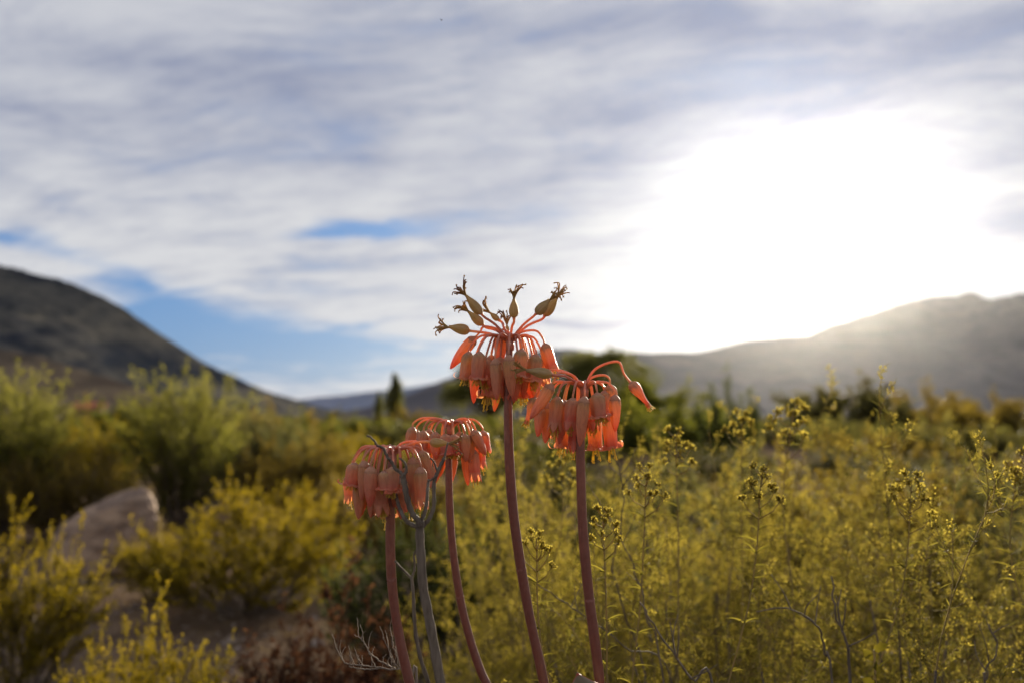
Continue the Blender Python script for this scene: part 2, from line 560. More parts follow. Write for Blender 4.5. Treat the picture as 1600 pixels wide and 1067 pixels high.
LF_red = leaf_mat('red_brown_leaf', [(0.0, (0.045, 0.020, 0.015)), (0.5, (0.085, 0.036, 0.026)), (1.0, (0.15, 0.07, 0.05))], 0.2, 0.9, 0.0)
LF_tree = leaf_mat('dark_tree_leaf', [(0.0, (0.055, 0.060, 0.022)), (0.5, (0.092, 0.095, 0.032)), (1.0, (0.145, 0.138, 0.045))], 0.55)
LF_dark = leaf_mat('dark_shrub_leaf', [(0.0, (0.034, 0.044, 0.016)), (0.5, (0.056, 0.068, 0.021)), (1.0, (0.09, 0.094, 0.028))], 0.4)  # shade of the hollow behind the dead stalk put into the leaf colour
LF_scrub = leaf_mat('scrub_leaf', [(0.0, (0.045, 0.047, 0.018)), (0.5, (0.080, 0.076, 0.027)), (1.0, (0.135, 0.112, 0.038))], 0.4)

# ------------------------------------------------------------------ ground
rng = np.random.default_rng(7)


def vnoise(x, y, seed=0):
    """cheap smooth value noise"""
    x = np.asarray(x, float)
    y = np.asarray(y, float)

    def h(i, j):
        s = np.sin(i * 127.1 + j * 311.7 + seed * 74.7) * 43758.5453
        return s - np.floor(s)
    i, j = np.floor(x), np.floor(y)
    fx, fy = x - i, y - j
    fx, fy = fx * fx * (3 - 2 * fx), fy * fy * (3 - 2 * fy)
    return (h(i, j) * (1 - fx) + h(i + 1, j) * fx) * (1 - fy) + (h(i, j + 1) * (1 - fx) + h(i + 1, j + 1) * fx) * fy


def fbm(x, y, seed=0, octv=4):
    s, a, t = 0.0, 1.0, 0.0
    for k in range(octv):
        s = s + a * (vnoise(x * 2 ** k, y * 2 ** k, seed + k) - 0.5)
        t += a
        a *= 0.5
    return s / t


def ground_z(x, y):
    near = np.exp(-(np.hypot(x, y) / 40.0) ** 2)
    return near * (0.09 * fbm(x * 0.9, y * 0.9, 3, 4) + 0.03 * fbm(x * 6, y * 6, 9, 3)) - 0.01


def gz(x, y):
    return float(ground_z(np.array(x), np.array(y)))


gu = np.linspace(-1, 1, 221)
gx = np.sinh(gu * 9.6) / np.sinh(9.6) * 13000
gv = np.linspace(0, 1, 240)
gy = -40 + (np.exp(gv * 0) - 1)
gy = np.concatenate([np.linspace(-60, -1, 14), np.geomspace(0.05, 14000, 240) - 0.9])
X, Y = np.meshgrid(gx, gy)
Z = ground_z(X, Y)
nx, ny = len(gx), len(gy)
ii, jj = np.meshgrid(np.arange(nx - 1), np.arange(ny - 1))
q0 = (jj * nx + ii).ravel()
mb = MB()
mb.add(np.stack([X, Y, Z], -1).reshape(-1, 3), np.stack([q0, q0 + 1, q0 + 1 + nx, q0 + nx], 1))
m, T, o = new_mat('sandy_soil')
pos = T.new('ShaderNodeNewGeometry').outputs['Position']
n1 = T.noise(pos, 1.6, 5.0, 0.6)
n2 = T.noise(pos, 40.0, 6.0, 0.65)
n3 = T.noise(pos, 0.02, 5.0, 0.6)
c = T.mix(T.smooth(n1, 0.35, 0.68), (0.105, 0.068, 0.045), (0.19, 0.130, 0.088))
c = T.mix(T.m('MULTIPLY', T.smooth(n2, 0.45, 0.7), 0.6), c, (0.25, 0.185, 0.13))
c = T.mix(T.m('MULTIPLY', T.smooth(n3, 0.4, 0.6), 0.55), c, (0.095, 0.088, 0.030))
pb = T.new('ShaderNodeBsdfPrincipled')
T.put(pb.inputs['Base Color'], c)
pb.inputs['Roughness'].default_value = 1.0
pb.inputs['Specular IOR Level'].default_value = 0.0
b = T.new('ShaderNodeBump')
b.inputs['Strength'].default_value = 0.7
b.inputs['Distance'].default_value = 0.012
T.put(b.inputs['Height'], n2)
m.node_tree.links.new(b.outputs[0], pb.inputs['Normal'])
m.node_tree.links.new(pb.outputs[0], o.inputs['Surface'])
put('ground', mb.mesh('ground'), m, kind='structure', label='bare brown sandy soil between the shrubs')


# ------------------------------------------------------------------ hills
def hill_mat(name, c1, c2, c3, s):
    m, T, o = new_mat(name)
    pos = T.new('ShaderNodeNewGeometry').outputs['Position']
    sx = T.v('MULTIPLY', pos, (1.0, 0.45, 2.4))
    n = T.noise(sx, s, 6.0, 0.6, 0.6)
    n2 = T.noise(pos, s * 9, 5.0, 0.7)
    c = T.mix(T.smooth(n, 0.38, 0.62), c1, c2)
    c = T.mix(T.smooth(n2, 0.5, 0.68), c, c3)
    pb = T.new('ShaderNodeBsdfPrincipled')
    T.put(pb.inputs['Base Color'], c)
    pb.inputs['Roughness'].default_value = 1.0
    pb.inputs['Specular IOR Level'].default_value = 0.0
    m.node_tree.links.new(pb.outputs[0], o.inputs['Surface'])
    return m


def hill(name, prof, dist, front, back, mat, label, seed, gully=0.18, nx=220, ny=90):
    """a ridge: its crest is the photographed skyline at a real distance, with slopes before and behind"""
    px = np.array([p[0] for p in prof], float)
    py = np.array([p[1] for p in prof], float)
    xs = np.linspace(px[0], px[-1], nx)
    h = np.interp(xs, px, py)
    k = np.ones(5) / 5
    h = np.convolve(np.pad(h, 2, 'edge'), k, 'valid')
    X = (xs - 800) / F_PX * dist
    H = (655 - h) / F_PX * dist + 0.6
    H = H * (1 + 0.03 * fbm(xs * 0.045, xs * 0 + seed, seed, 4)) + 0.004 * dist * 0.2 * fbm(xs * 0.15, xs * 0, seed + 5, 3)
    V = np.concatenate([np.linspace(-1, 0, ny * 2 // 3), np.linspace(0, 1, ny - ny * 2 // 3 + 1)[1:]])
    vv, xx = np.meshgrid(V, X, indexing='ij')
    hh = np.broadcast_to(H, vv.shape)
    fall = np.where(vv < 0, 1 - np.abs(vv) ** 0.85, 1 - vv ** 0.9)
    g = fbm(xx / (front * 0.22), vv * 2.0 + 0.8 * fbm(xx / front, vv * 2, seed + 2), seed + 11, 5)
    prof_m = np.sin(np.pi * np.clip(np.abs(vv), 0, 1)) ** 0.8
    z = hh * np.clip(fall + gully * 2.2 * g * prof_m, 0, None) - 4.0 * (np.abs(vv) > 0.995)
    z = np.where(vv < 0, np.minimum(z, hh * (1 - 0.25 * np.abs(vv))), z)
    yy = dist + np.where(vv < 0, vv * front, vv * back)
    yy = yy + 0.05 * front * fbm(xx / (front * 0.5), vv * 0, seed + 21, 3) * (1 - np.abs(vv))
    mb = MB()
    n0, n1 = vv.shape
    ii, jj = np.meshgrid(np.arange(n1 - 1), np.arange(n0 - 1))
    q0 = (jj * n1 + ii).ravel()
    mb.add(np.stack([xx, yy, z], -1).reshape(-1, 3), np.stack([q0, q0 + 1, q0 + 1 + n1, q0 + n1], 1))
    return put(name, mb.mesh(name), mat, kind='structure', label=label)


HM_left = hill_mat('dark_banded_hillside', (0.022, 0.027, 0.038), (0.105, 0.096, 0.080), (0.022, 0.026, 0.030), 0.0045)  # strata bands, their colour contrast raised to stand in for relief shading
HM_foot = hill_mat('brown_hillside', (0.060, 0.046, 0.038), (0.125, 0.098, 0.070), (0.040, 0.038, 0.032), 0.008)
HM_far = hill_mat('haze_tinted_far_hillside', (0.105, 0.135, 0.21), (0.135, 0.16, 0.24), (0.09, 0.115, 0.175), 0.0012)  # blue of the distant haze painted into the base colour
HM_right = hill_mat('right_hillside', (0.070, 0.068, 0.085), (0.125, 0.112, 0.118), (0.055, 0.055, 0.066), 0.003)  # bluish aerial haze tint mixed into the rock colour
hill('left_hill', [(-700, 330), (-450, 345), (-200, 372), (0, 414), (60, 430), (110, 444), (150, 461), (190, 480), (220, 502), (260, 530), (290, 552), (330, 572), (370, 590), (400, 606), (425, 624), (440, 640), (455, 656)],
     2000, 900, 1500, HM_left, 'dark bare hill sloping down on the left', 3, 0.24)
hill('foothill', [(-600, 500), (-200, 520), (0, 546), (60, 556), (120, 575), (200, 600), (260, 617), (320, 632), (380, 648), (410, 657)],
     1050, 420, 500, HM_foot, 'brown lower spur in front of the left hill', 8, 0.12, 160, 60)
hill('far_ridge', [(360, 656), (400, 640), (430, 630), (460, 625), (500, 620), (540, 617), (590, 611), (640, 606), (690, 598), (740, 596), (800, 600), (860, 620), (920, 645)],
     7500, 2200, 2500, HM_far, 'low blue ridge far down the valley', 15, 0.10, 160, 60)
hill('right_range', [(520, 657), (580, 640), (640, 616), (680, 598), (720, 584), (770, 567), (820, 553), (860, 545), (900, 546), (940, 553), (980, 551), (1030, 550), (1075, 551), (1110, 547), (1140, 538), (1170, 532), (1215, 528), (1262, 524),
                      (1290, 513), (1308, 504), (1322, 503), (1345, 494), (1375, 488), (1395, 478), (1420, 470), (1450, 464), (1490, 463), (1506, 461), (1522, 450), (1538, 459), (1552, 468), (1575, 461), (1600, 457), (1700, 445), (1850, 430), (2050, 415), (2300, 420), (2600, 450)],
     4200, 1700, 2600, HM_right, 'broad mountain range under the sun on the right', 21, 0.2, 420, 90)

# ------------------------------------------------------------------ air
HZ = bpy.data.materials.new('hazy_air')
HZ.use_nodes = True
ht = HZ.node_tree
ht.nodes.clear()
pv = ht.nodes.new('ShaderNodeVolumePrincipled')
pv.inputs['Color'].default_value = (0.93, 0.95, 1.0, 1)
pv.inputs['Density'].default_value = 3.6e-6
pv.inputs['Anisotropy'].default_value = 0.89
pv.inputs['Density Attribute'].default_value = ''
ho = ht.nodes.new('ShaderNodeOutputMaterial')
ht.links.new(pv.outputs[0], ho.inputs['Volume'])
try:
    HZ.cycles.homogeneous_volume = True
except Exception:
    pass
mb = MB()
bx0, bx1, by0, by1, bz0, bz1 = -13500, 13500, -120, 14500, -6, 740
cv = [(x, y, z) for z in (bz0, bz1) for y in (by0, by1) for x in (bx0, bx1)]
mb.add(cv, [(0, 2, 3, 1), (4, 5, 7, 6), (0, 1, 5, 4), (2, 6, 7, 3), (0, 4, 6, 2), (1, 3, 7, 5)])
put('haze', mb.mesh('haze', False), HZ, kind='stuff', label='thin evening haze filling the valley', cat='haze')


# ------------------------------------------------------------------ shrubs
def shrub_meshes(name, seed, R, H, stems=12, sides=9, subs=4, leaf=(0.012, 0.0016), leaf_n=12, buds=0.0, bud_n=12, bud_r=0.0011,
                 lean=0.8, low=0.25, side_len=0.11, sub_len=0.05, stem_r=0.003, curl=1.0, tip_tone=0.35, spread=0.75, tangle=0.0):
    r = np.random.default_rng(seed)
    out_ = {'stems': []}
    tw, lf, bd = MB(), MB(), MB()
    P1, D1, T1 = [], [], []
    for s in range(stems):
        az = 2 * np.pi * (s + r.uniform(-0.4, 0.4)) / stems * 1.0 + r.uniform(0, 0.3)
        rad = R * np.sqrt(r.uniform(0.02, 1.0))
        dome = np.sqrt(max(0.05, 1 - (rad / R) ** 2 * lean))
        top = np.array([np.cos(az) * rad, np.sin(az) * rad, H * dome * (r.uniform(0.72, 0.95) if r.uniform() < 0.8 else r.uniform(1.0, 1.16))])
        b0 = np.array([np.cos(az), np.sin(az), 0]) * r.uniform(0.0, 0.12) * R
        b0[2] = -0.02
        mid = b0 * 0.5 + top * 0.5 + np.array([np.cos(az), np.sin(az), 0]) * rad * 0.22 + r.normal(0, 0.03 * R, 3)
        tt = np.linspace(0, 1, 10)[:, None]
        pts = (1 - tt) ** 2 * b0 + 2 * tt * (1 - tt) * mid + tt ** 2 * top
        pts[1:-1] += r.normal(0, 0.006 * H, (8, 3))
        st = MB()
        sweep(st, pts, np.linspace(stem_r, stem_r * 0.28, 10), 5)
        out_['stems'].append(st.mesh(name + '_stem'))
        # side shoots
        ts = low + (1 - low) * np.sort(r.uniform(0, 1, sides)) ** 0.8
        ts[-1] = 0.995
        for t in ts:
            p = np.array([np.interp(t, tt[:, 0], pts[:, k]) for k in range(3)])
            d = np.array([np.interp(min(t + 0.05, 1), tt[:, 0], pts[:, k]) - np.interp(t - 0.05, tt[:, 0], pts[:, k]) for k in range(3)])
            d = d / (np.linalg.norm(d) + 1e-9)
            P1.append(p)
            D1.append(d if t > 0.99 else unit(d * 0.5 + spread * unit(r.normal(0, 1, 3)) + np.array([0, 0, 0.25]) + 0.35 * unit(np.array([p[0], p[1], 0.0]))))
            T1.append(t)
    P1, D1, T1 = np.array(P1), np.array(D1), np.array(T1)
    n1 = len(P1)
    L1 = side_len * r.uniform(0.55, 1.25, n1)
    K = 5
    s_ = np.linspace(0, 1, K)[None, :, None]
    bend = unit(r.normal(0, 1, (n1, 3))) * (0.28 + 0.5 * tangle) + np.array([0, 0, 0.38 * (1 - 0.6 * tangle)])
    C1 = P1[:, None, :] + D1[:, None, :] * L1[:, None, None] * s_ + bend[:, None, :] * L1[:, None, None] * s_ ** 2 * 0.6
    tubes3(tw, C1, stem_r * 0.26 * (1 - 0.6 * s_[:, :, 0]) * np.ones((n1, 1)), T1)
    # sub shoots
    n2 = n1 * subs
    idx = np.repeat(np.arange(n1), subs)
    f2 = r.uniform(0.3, 1.0, n2)
    f2[::subs] = 1.0
    k0 = np.clip((f2 * (K - 1)).astype(int), 0, K - 2)
    fr = (f2 * (K - 1) - k0)[:, None]
    P2 = C1[idx, k0] * (1 - fr) + C1[idx, k0 + 1] * fr
    dd = unit(C1[idx, k0 + 1] - C1[idx, k0])
    D2 = unit(dd * 0.75 + unit(r.normal(0, 1, (n2, 3))) * (0.65 + 0.5 * tangle) + np.array([0, 0, 0.25 * (1 - 0.5 * tangle)]))
    D2[::subs] = dd[::subs]
    L2 = sub_len * r.uniform(0.5, 1.3, n2)
    bend2 = unit(r.normal(0, 1, (n2, 3))) * (0.3 + 0.6 * tangle) + np.array([0, 0, 0.2])
    s4 = np.linspace(0, 1, 4)[None, :, None]
    C2 = P2[:, None, :] + D2[:, None, :] * L2[:, None, None] * s4 + bend2[:, None, :] * L2[:, None, None] * s4 ** 2 * 0.5
    tubes3(tw, C2, stem_r * 0.15 * (1 - 0.5 * s4[:, :, 0]) * np.ones((n2, 1)), T1[idx])
    out_['twigs'] = tw.mesh(name + '_twigs')
    # leaves along both
    for C, n_, per, Lb in ((C2, n2, leaf_n, 1.0), (C1, n1, int(leaf_n * 1.2), 1.15)):
        Kc = C.shape[1]
        ix = np.repeat(np.arange(n_), per)
        f = r.uniform(0.08, 1.0, n_ * per)
        k0 = np.clip((f * (Kc - 1)).astype(int), 0, Kc - 2)
        fr = (f * (Kc - 1) - k0)[:, None]
        p = C[ix, k0] * (1 - fr) + C[ix, k0 + 1] * fr
        d = unit(C[ix, k0 + 1] - C[ix, k0])
        d = unit(d * 0.7 + unit(r.normal(0, 1, (len(p), 3))) * 0.85)
        nr = unit(r.normal(0, 1, (len(p), 3)) + np.array([0, 0, 0.6]))
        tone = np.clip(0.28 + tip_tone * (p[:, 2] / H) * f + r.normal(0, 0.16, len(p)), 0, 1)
        leaves(lf, p, d, nr, leaf[0] * Lb * r.uniform(0.55, 1.35, len(p)), leaf[1] * r.uniform(0.7, 1.3, len(p)), curl * r.uniform(-0.6, 1.6, len(p)), tone)
    out_['foliage'] = lf.mesh(name + '_foliage')
    if buds > 0:
        tip = C2[:, -1]
        tdir = unit(C2[:, -1] - C2[:, -2])
        keep = r.uniform(0, 1, n2) < buds * np.clip((tip[:, 2] / H - 0.3) * 1.9, 0, 1)
        tip, tdir = tip[keep], tdir[keep]
        n3 = len(tip)
        ix = np.repeat(np.arange(n3), bud_n)
        off = unit(tdir[ix] * 0.8 + unit(r.normal(0, 1, (len(ix), 3))) * 0.8)
        size = r.uniform(0.4, 1.2, n3)[ix]
        pb_ = tip[ix] - tdir[ix] * 0.004 * r.uniform(0, 3.0, len(ix))[:, None] + off * (0.0075 * bud_r / 0.0011) * (size * r.uniform(0.35, 1.0, len(ix)))[:, None]
        tn = np.clip(r.normal(0.5, 0.22, len(ix)), 0, 1)
        few = r.uniform(0, 1, len(ix)) < 0.3
        beads(bd, pb_[few], bud_r * r.uniform(0.6, 1.0, few.sum()), tn[few])
        for rep_ in range(2):                  # tiny thin petals
            leaves(bd, pb_, unit(off + r.normal(0, 0.7, off.shape)), unit(r.normal(0, 1, off.shape)), bud_r * r.uniform(1.8, 3.2, len(ix)), bud_r * r.uniform(1.0, 1.7, len(ix)), r.uniform(-0.5, 1.2, len(ix)), tn)
        s3 = np.stack([tip[ix] - tdir[ix] * 0.005, pb_], 1)[::2]
        tubes3(bd, s3, np.full((len(s3), 2), bud_r * 0.2), 0.2)
        out_['buds'] = bd.mesh(name + '_buds')
    return out_


def shrub(name, ms, loc, rz, sc, label, leafm, budm=None, stemm=None, twigm=None, cat='shrub', group=None, tilt=(0, 0), parts=True):
    M = Matrix.Translation(loc) @ Matrix.Rotation(rz, 4, 'Z') @ Matrix.Rotation(tilt[0], 4, 'X') @ Matrix.Rotation(tilt[1], 4, 'Y') @ Matrix.Diagonal((sc[0], sc[1], sc[2], 1.0))
    root = put(name, None, None, None, M, label, cat, group)

    def part(nm, me, mat, kind=None):
        put(nm, me, mat, root, M, kind=kind)
    for st in ms['stems']:
        part('stem', st, stemm or M_darkwig)
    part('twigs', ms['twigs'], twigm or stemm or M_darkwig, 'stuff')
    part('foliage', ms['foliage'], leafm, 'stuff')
    if 'buds' in ms and budm is not None:
        part('flower_buds', ms['buds'], budm, 'stuff')
    return root


def on_ground(px, depth, sink=0.0):
    p = at(px, 655, depth)
    return Vector((p.x, p.y, gz(p.x, p.y) - sink))


def top_h(py, depth, loc):
    """height of a thing at a depth whose top is seen at pixel row py"""
    return at(800, py, depth).z - loc.z


# the fine-leaved flowering shrubs on the right
fineA = shrub_meshes('fineA', 11, 0.30, 0.55, 24, 9, 9, (0.0105, 0.0009), 18, 0.75, 14, 0.0009, 0.75, 0.25, 0.105, 0.040, 0.0034, spread=1.25, tangle=1.0)
fineB = shrub_meshes('fineB', 12, 0.27, 0.52, 24, 9, 9, (0.0110, 0.0009), 18, 0.75, 14, 0.0009, 0.7, 0.25, 0.11, 0.042, 0.0032, spread=1.25, tangle=1.0)
fineC = shrub_meshes('fineC', 13, 0.32, 0.58, 24, 9, 9, (0.0100, 0.0009), 18, 0.75, 14, 0.0009, 0.8, 0.25, 0.11, 0.040, 0.0036, spread=1.25, tangle=1.0)
G_fine = 'fine-leaved flowering shrubs on the right'
FINE = [  # px, depth, top row, mesh, width scale, leaf, label
    (905, 1.30, 706, fineB, 0.72, LF_gold, 'golden wispy shrub directly behind the tallest coral flower stem'),
    (1080, 1.12, 712, fineA, 0.82, LF_fine, 'fine-leaved olive shrub just right of the rightmost coral flower stem'),
    (1320, 0.86, 775, fineC, 0.84, LF_fine, 'wispy golden-flowered shrub filling the lower right middle'),
    (1575, 0.86, 772, fineB, 0.86, LF_dull, 'fine-leaved duller shrub at the right edge of the picture'),
    (1215, 1.40, 704, fineB, 0.85, LF_gold, 'taller flowering shrub behind, its sprigs rising highest under the sun'),
    (1430, 1.50, 722, fineA, 0.95, LF_fine, 'hazier wispy shrub behind the right foreground shrubs'),
    (1010, 1.75, 702, fineC, 0.85, LF_gold, 'wispy yellow shrub seen just right of the rightmost flower head, behind'),
    (1640, 1.45, 712, fineC, 0.95, LF_fine, 'olive shrub cut off by the right border, behind the duller one'),
    (820, 1.60, 735, fineA, 0.62, LF_gold, 'low golden wispy shrub seen between the middle and tallest flower stems'),
]
for i, (px, dp, py, ms, ws, lm, lab) in enumerate(FINE):
    loc = on_ground(px, dp)
    h0 = {id(fineA): 0.55, id(fineB): 0.52, id(fineC): 0.58}[id(ms)]
    hs = top_h(py, dp, loc) / (h0 * 1.17)
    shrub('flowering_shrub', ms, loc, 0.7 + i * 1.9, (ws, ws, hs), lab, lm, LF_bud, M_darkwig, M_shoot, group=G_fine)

# single flowering sprigs standing out sharp in front of the shrubs
ico = bmesh.new()
bmesh.ops.create_icosphere(ico, subdivisions=1, radius=1.0)
ICO_V = np.array([v.co[:] for v in ico.verts])
ICO_T = np.array([[v.index for v in f.verts] for f in ico.faces])
ico.free()


def flower_sprig(tip_px, depth, foot_px, label, seed, size=1.0, dry=False):
    size *= 0.8
    r = np.random.default_rng(seed)
    tip = at(tip_px[0], tip_px[1], depth)
    ft = at(foot_px, 655, depth + 0.03)
    foot = Vector((ft.x, ft.y, gz(ft.x, ft.y) - 0.01))
    M = Matrix.Translation(foot)
    root = put('flowering_sprig', None, None, None, M, label, 'sprig', 'single flowering sprigs in front of the right-hand shrubs')
    knee = tip.lerp(foot, 0.35) + Vector((r.normal(0, 0.022), r.normal(0, 0.015), 0))
    pts = smooth_path([foot, tip.lerp(foot, 0.7) + Vector((r.normal(0, 0.01), 0, 0)), knee, tip.lerp(foot, 0.14) + Vector((r.normal(0, 0.003), 0, 0)), tip], 10)
    n = len(pts)
    P_ = np.array([tuple(p) for p in pts])
    mb = MB()
    sweep(mb, pts, np.linspace(0.0010, 0.0004, n), 8)
    put('stem', mb.mesh('stem'), M_shoot, root, None)
    arc = np.linalg.norm(P_ - P_[-1], axis=1)
    bd, lf = MB(), MB()
    br = 0
    reach = 0.045 * size
    for k in range(11):
        d0 = reach * k / 11.0
        i = int(np.argmin(np.abs(arc - d0)))
        q = P_[i]
        a = k * 2.4 + r.uniform(0, 1)
        L = size * (0.005 + 0.30 * d0 / size) * r.uniform(0.8, 1.25)
        e = q + np.array([math.cos(a) * L, math.sin(a) * L, L * r.uniform(0.7, 1.3)])
        mbb = MB()
        sweep(mbb, [q, (q + e) / 2 + np.array([math.cos(a), math.sin(a), -0.4]) * L * 0.15, e], [0.00045, 0.00038, 0.0003], 5)
        put('twig', mbb.mesh('twig'), M_shoot, root, None)
        m_ = int(r.integers(9, 16))
        off = unit(r.normal(0, 1, (m_, 3)) + np.array([0, 0, 0.9]))
        bp_ = e + off * (0.0048 * size * r.uniform(0.5, 1.0, (m_, 1)))
        rad = 0.0008 * size * r.uniform(0.65, 1.2, m_)
        V = bp_[:, None, :] + ICO_V[None] * rad[:, None, None] * np.array([1, 1, 1.25])
        bd.add(V.reshape(-1, 3), None, ((np.arange(m_) * len(ICO_V))[:, None, None] + ICO_T[None]).reshape(-1, 3), np.repeat(np.clip(r.normal(0.5, 0.22, m_), 0, 1), len(ICO_V)))
        for rep_ in range(3):
            leaves(bd, bp_, unit(off + r.normal(0, 0.7, off.shape)), unit(r.normal(0, 1, off.shape)), 0.0026 * size * r.uniform(0.7, 1.3, m_), 0.0014 * size * r.uniform(0.7, 1.3, m_), r.uniform(-0.5, 1.2, m_), np.clip(r.normal(0.7, 0.2, m_), 0, 1))
        tubes3(bd, np.stack([np.repeat(e[None] - np.array([0, 0, 0.001]), m_, 0), bp_], 1), np.full((m_, 2), 0.00022), 0.15)
    put('flower_buds', bd.mesh('flower_buds'), LF_bud, root, None, kind='stuff')
    for k in range(44):
        f = r.uniform(0.5, 0.94)
        i = int(f * (n - 1))
        a = k * 2.4
        q = pts[i]
        L = r.uniform(0.011, 0.019)
        dv = Vector((math.cos(a), math.sin(a), r.uniform(0.3, 1.0))).normalized()
        sd = dv.cross(Vector(r.normal(0, 1, 3))).normalized() * 0.0005
        rows = []
        for j in range(5):
            g = j / 4
            c_ = q + dv * L * g + Vector((0, 0, -0.35 * L * g * g))
            w = 1.0 - 0.85 * g ** 2
            rows += [tuple(c_ - sd * w), tuple(c_ + sd * w)]
        lf.add(rows, [(2 * j, 2 * j + 1, 2 * j + 3, 2 * j + 2) for j in range(4)], None, r.uniform(0.1, 0.7))
    put('foliage', lf.mesh('foliage'), LF_sprig, root, None, kind='stuff')
    return root


SPRIGS = [((1055, 682), 0.84, 1075, 'upright golden sprig with one dense cluster, right of the drooping blossom', 1.0),
          ((1240, 640), 0.95, 1140, 'tallest hazy sprig standing under the sun', 1.5),
          ((1160, 655), 1.05, 1130, 'slender sprig left of the tallest one, against the sunlit gap', 1.2),
          ((1190, 742), 0.72, 1040, 'sharp slanting sprig below the tallest one', 1.0),
          ((1425, 752), 0.74, 1270, 'sharp golden sprig leaning right at the middle of the right shrubs', 1.1),
          ((1590, 722), 0.80, 1480, 'golden sprig touching the right border', 1.3),
          ((1010, 742), 0.74, 1040, 'small golden sprig right of the rightmost coral stem', 0.9),
          ((942, 806), 0.68, 985, 'small golden sprig low beside the rightmost coral stem', 0.85),
          ((838, 842), 0.68, 905, 'small golden sprig between the tallest and rightmost coral stems', 0.8),
          ((880, 716), 1.0, 890, 'golden sprig between the two right-hand flower heads', 1.2)]
for k, (tp, dp, fp, lab, sz) in enumerate(SPRIGS):
    flower_sprig(tp, dp, fp, lab, 300 + k, sz)

# left-hand shrubs
sprigA = shrub_meshes('sprigA', 31, 0.20, 0.40, 22, 11, 4, (0.010, 0.0033), 24, 0, 0, 0, 0.7, 0.2, 0.085, 0.045, 0.0035, tip_tone=0.45)
sprigB = shrub_meshes('sprigB', 32, 0.34, 0.40, 32, 11, 4, (0.0125, 0.0040), 22, 0, 0, 0, 0.8, 0.25, 0.10, 0.05, 0.004, tip_tone=0.45)
tallA = shrub_meshes('tallA', 33, 0.28, 0.92, 24, 17, 4, (0.018, 0.0052), 17, 0, 0, 0, 0.45, 0.12, 0.16, 0.075, 0.007, tip_tone=0.45, spread=0.6)
tallB = shrub_meshes('tallB', 34, 0.42, 0.80, 28, 16, 4, (0.018, 0.0055), 20, 0, 0, 0, 0.6, 0.15, 0.16, 0.075, 0.007, tip_tone=0.4, spread=0.6)
redA = shrub_meshes('redA', 35, 0.15, 0.30, 22, 8, 3, (0.016, 0.0045), 9, 0, 0, 0, 0.7, 0.3, 0.07, 0.035, 0.003, tip_tone=0.4)
H0 = {id(sprigA): 0.40, id(sprigB): 0.40, id(tallA): 0.92, id(tallB): 0.80, id(redA): 0.30}
